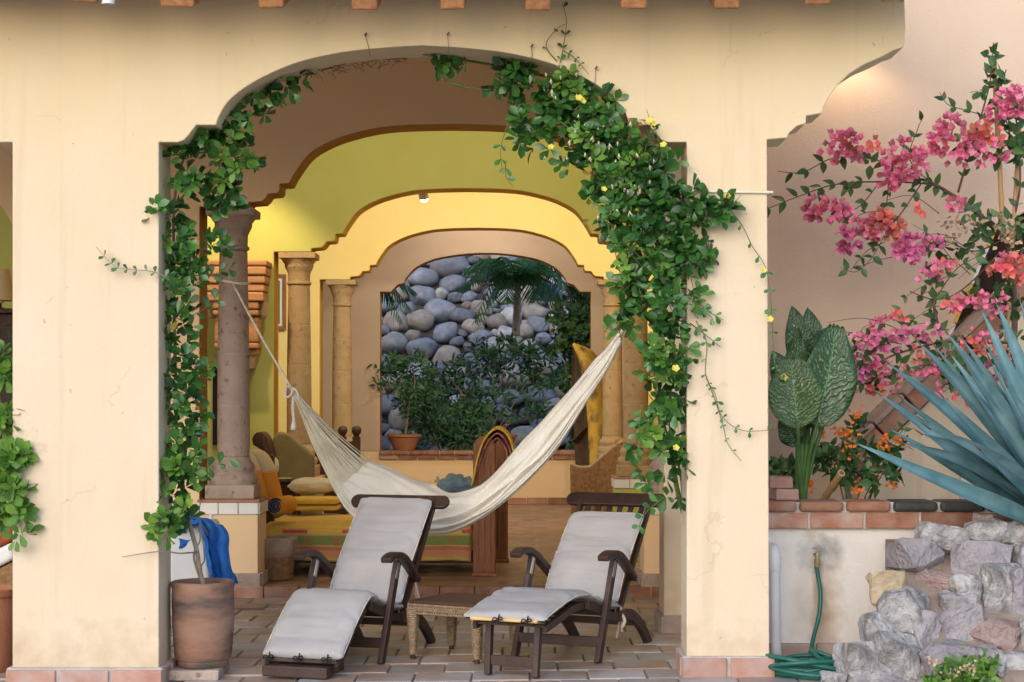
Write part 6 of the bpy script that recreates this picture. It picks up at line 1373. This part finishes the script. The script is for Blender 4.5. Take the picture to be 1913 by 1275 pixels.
M['gprint'] = mat('green_print', (.02, .12, .05), (.06, .2, .08), 4, .4); M['dprint'] = mat('dusky_print', (.16, .17, .13), (.22, .22, .17), 3, .4)
frame(492, 535, 513, 617, 22.58, 'green picture with dark red frame left of the second column', M['redwood'], M['gprint'], M['whitecloth'])
frame(398, 466, 684, 832, 18.38, 'tall dark framed picture leaning behind the grey column below the terracotta hood', M['black'], M['dprint'])

# ---------------- next bay at the far left edge ----------------
c = P(-8, 1255, 10.6); pot((c.x-.08, 10.6, zf(-3.3, 10.6)), [(0, 0), (.17, 0), (.18, .03), (.205, .2), (.21, .4), (.2, .46), (.215, .465), (.215, .50), (.2, .505), (.19, .49), (.19, .42), (0, .41)], 'terracotta pot cut by the left edge of the photo beside the left pillar', M['clay2'], .46, .19)
l2 = thing('young_vine', 'bright green vine growing round the outer edge of the left pillar', 'vine', P(5, 1090, 10.3)); rr = random.Random(91); sm = MB()
px_stem([(-8,1090,10.4),(0,1000,10.3),(8,900,10.2),(5,800,10.2),(-5,700,10.2),(8,660,10.2)], .008, .004, sm); px_stem([(10,910,10.1),(60,905,9.97),(72,904,9.95)], .003, .0015, sm); px_stem([(15,930,10.0),(32,960,9.97),(42,1000,9.95)], .003, .002, sm)
sm.build('stem', M['bark'], l2, smooth='all')
foliage(l2, rosettes([pb_(14,790,10.05,22,22,.08), pb_(26,850,10.0,24,24,.08), pb_(18,885,10.0,26,22,.08), pb_(30,920,10.0,20,20,.08), pb_(42,960,9.98,16,14,.05), pb_(38,998,9.97,16,12,.04), pb_(5,960,10.05,16,16,.06), pb_(12,690,10.2,14,40,.08,500)], 80, .08, rr, (4, 6), ob=.9), 'obovate', M['leafy'], 300, rr)
tl2 = thing('table_lamp', 'yellow lampshade on a dark shelf in the next bay at the left edge', 'lamp', P(-5, 600, 15)); c = P(0, 562, 15)
MB().lathe([(0, -.02), (.03, -.02), (.03, .0), (.125, .0), (.08, .27), (.075, .27), (.119, .004), (0, .006)], c, 24).build('lamp_shade', M['pillow'], tl2, smooth=40)
MB().lathe([(0, -.02), (.08, -.02), (.03, -.0), (0, 0)], c + Vector((0, 0, -.06)), 18).build('base', M['brownwood'], tl2)
MB().tube([c + Vector((0, 0, -.07)), c + Vector((0, 0, .1))], .015, 8).build('stem', M['brownwood'], tl2)
sh = thing('dark_cabinet', 'dark wooden cabinet standing in the next bay behind the left pillar', 'cabinet', P(-40, 1100, 15)); a_ = P(-150, 575, 14.9); b_ = P(22, 1090, 14.9)
MB().box((a_.x-.5, 14.85, a_.z-.05), (b_.x+.1, 15.4, P(0, 578, 15).z)).build('top', M['brownwood'], sh, bevel=.008)
MB().box((a_.x-.5, 14.95, RZ), (b_.x+.05, 15.38, a_.z-.055)).build('body', M['brownwood'], sh)
for k in range(3): MB().box((a_.x-.4+.55*k, 14.93, RZ+.2), (a_.x+.1+.55*k, 14.949, a_.z-.15)).build('door', M['darkwood'], sh, bevel=.004)
rc = thing('beach_chair', 'rust red and white cushioned chair cut by the left edge', 'chair', P(-20, 1100, 11.6)); Y = 11.6
for nm, q4, mm in (('red_cushion', ((-80,1060),(-80,1000),(22,955),(24,1010)), 'rust'), ('white_cushion', ((-80,1100),(-80,1062),(24,1012),(26,1045)), 'whitecloth'), ('wicker_base', ((-80,1180),(-80,1102),(28,1048),(18,1180)), 'wicker')):
    if mm == 'rust': M['rust'] = mat('rust_cloth', (.36, .07, .03), (.42, .10, .05), 5, .95)
    pl = [(P(x, y, Y).x, P(x, y, Y).z) for x, y in q4]
    if nm == 'wicker_base': pl[0] = (pl[0][0], zf(-3, 11.6)); pl[3] = (pl[3][0], zf(-3, 11.6))
    MB().prism(pl, Y, Y+.6).build(nm, M[mm], rc, bevel=.03 if nm != 'wicker_base' else .01, seg=3)
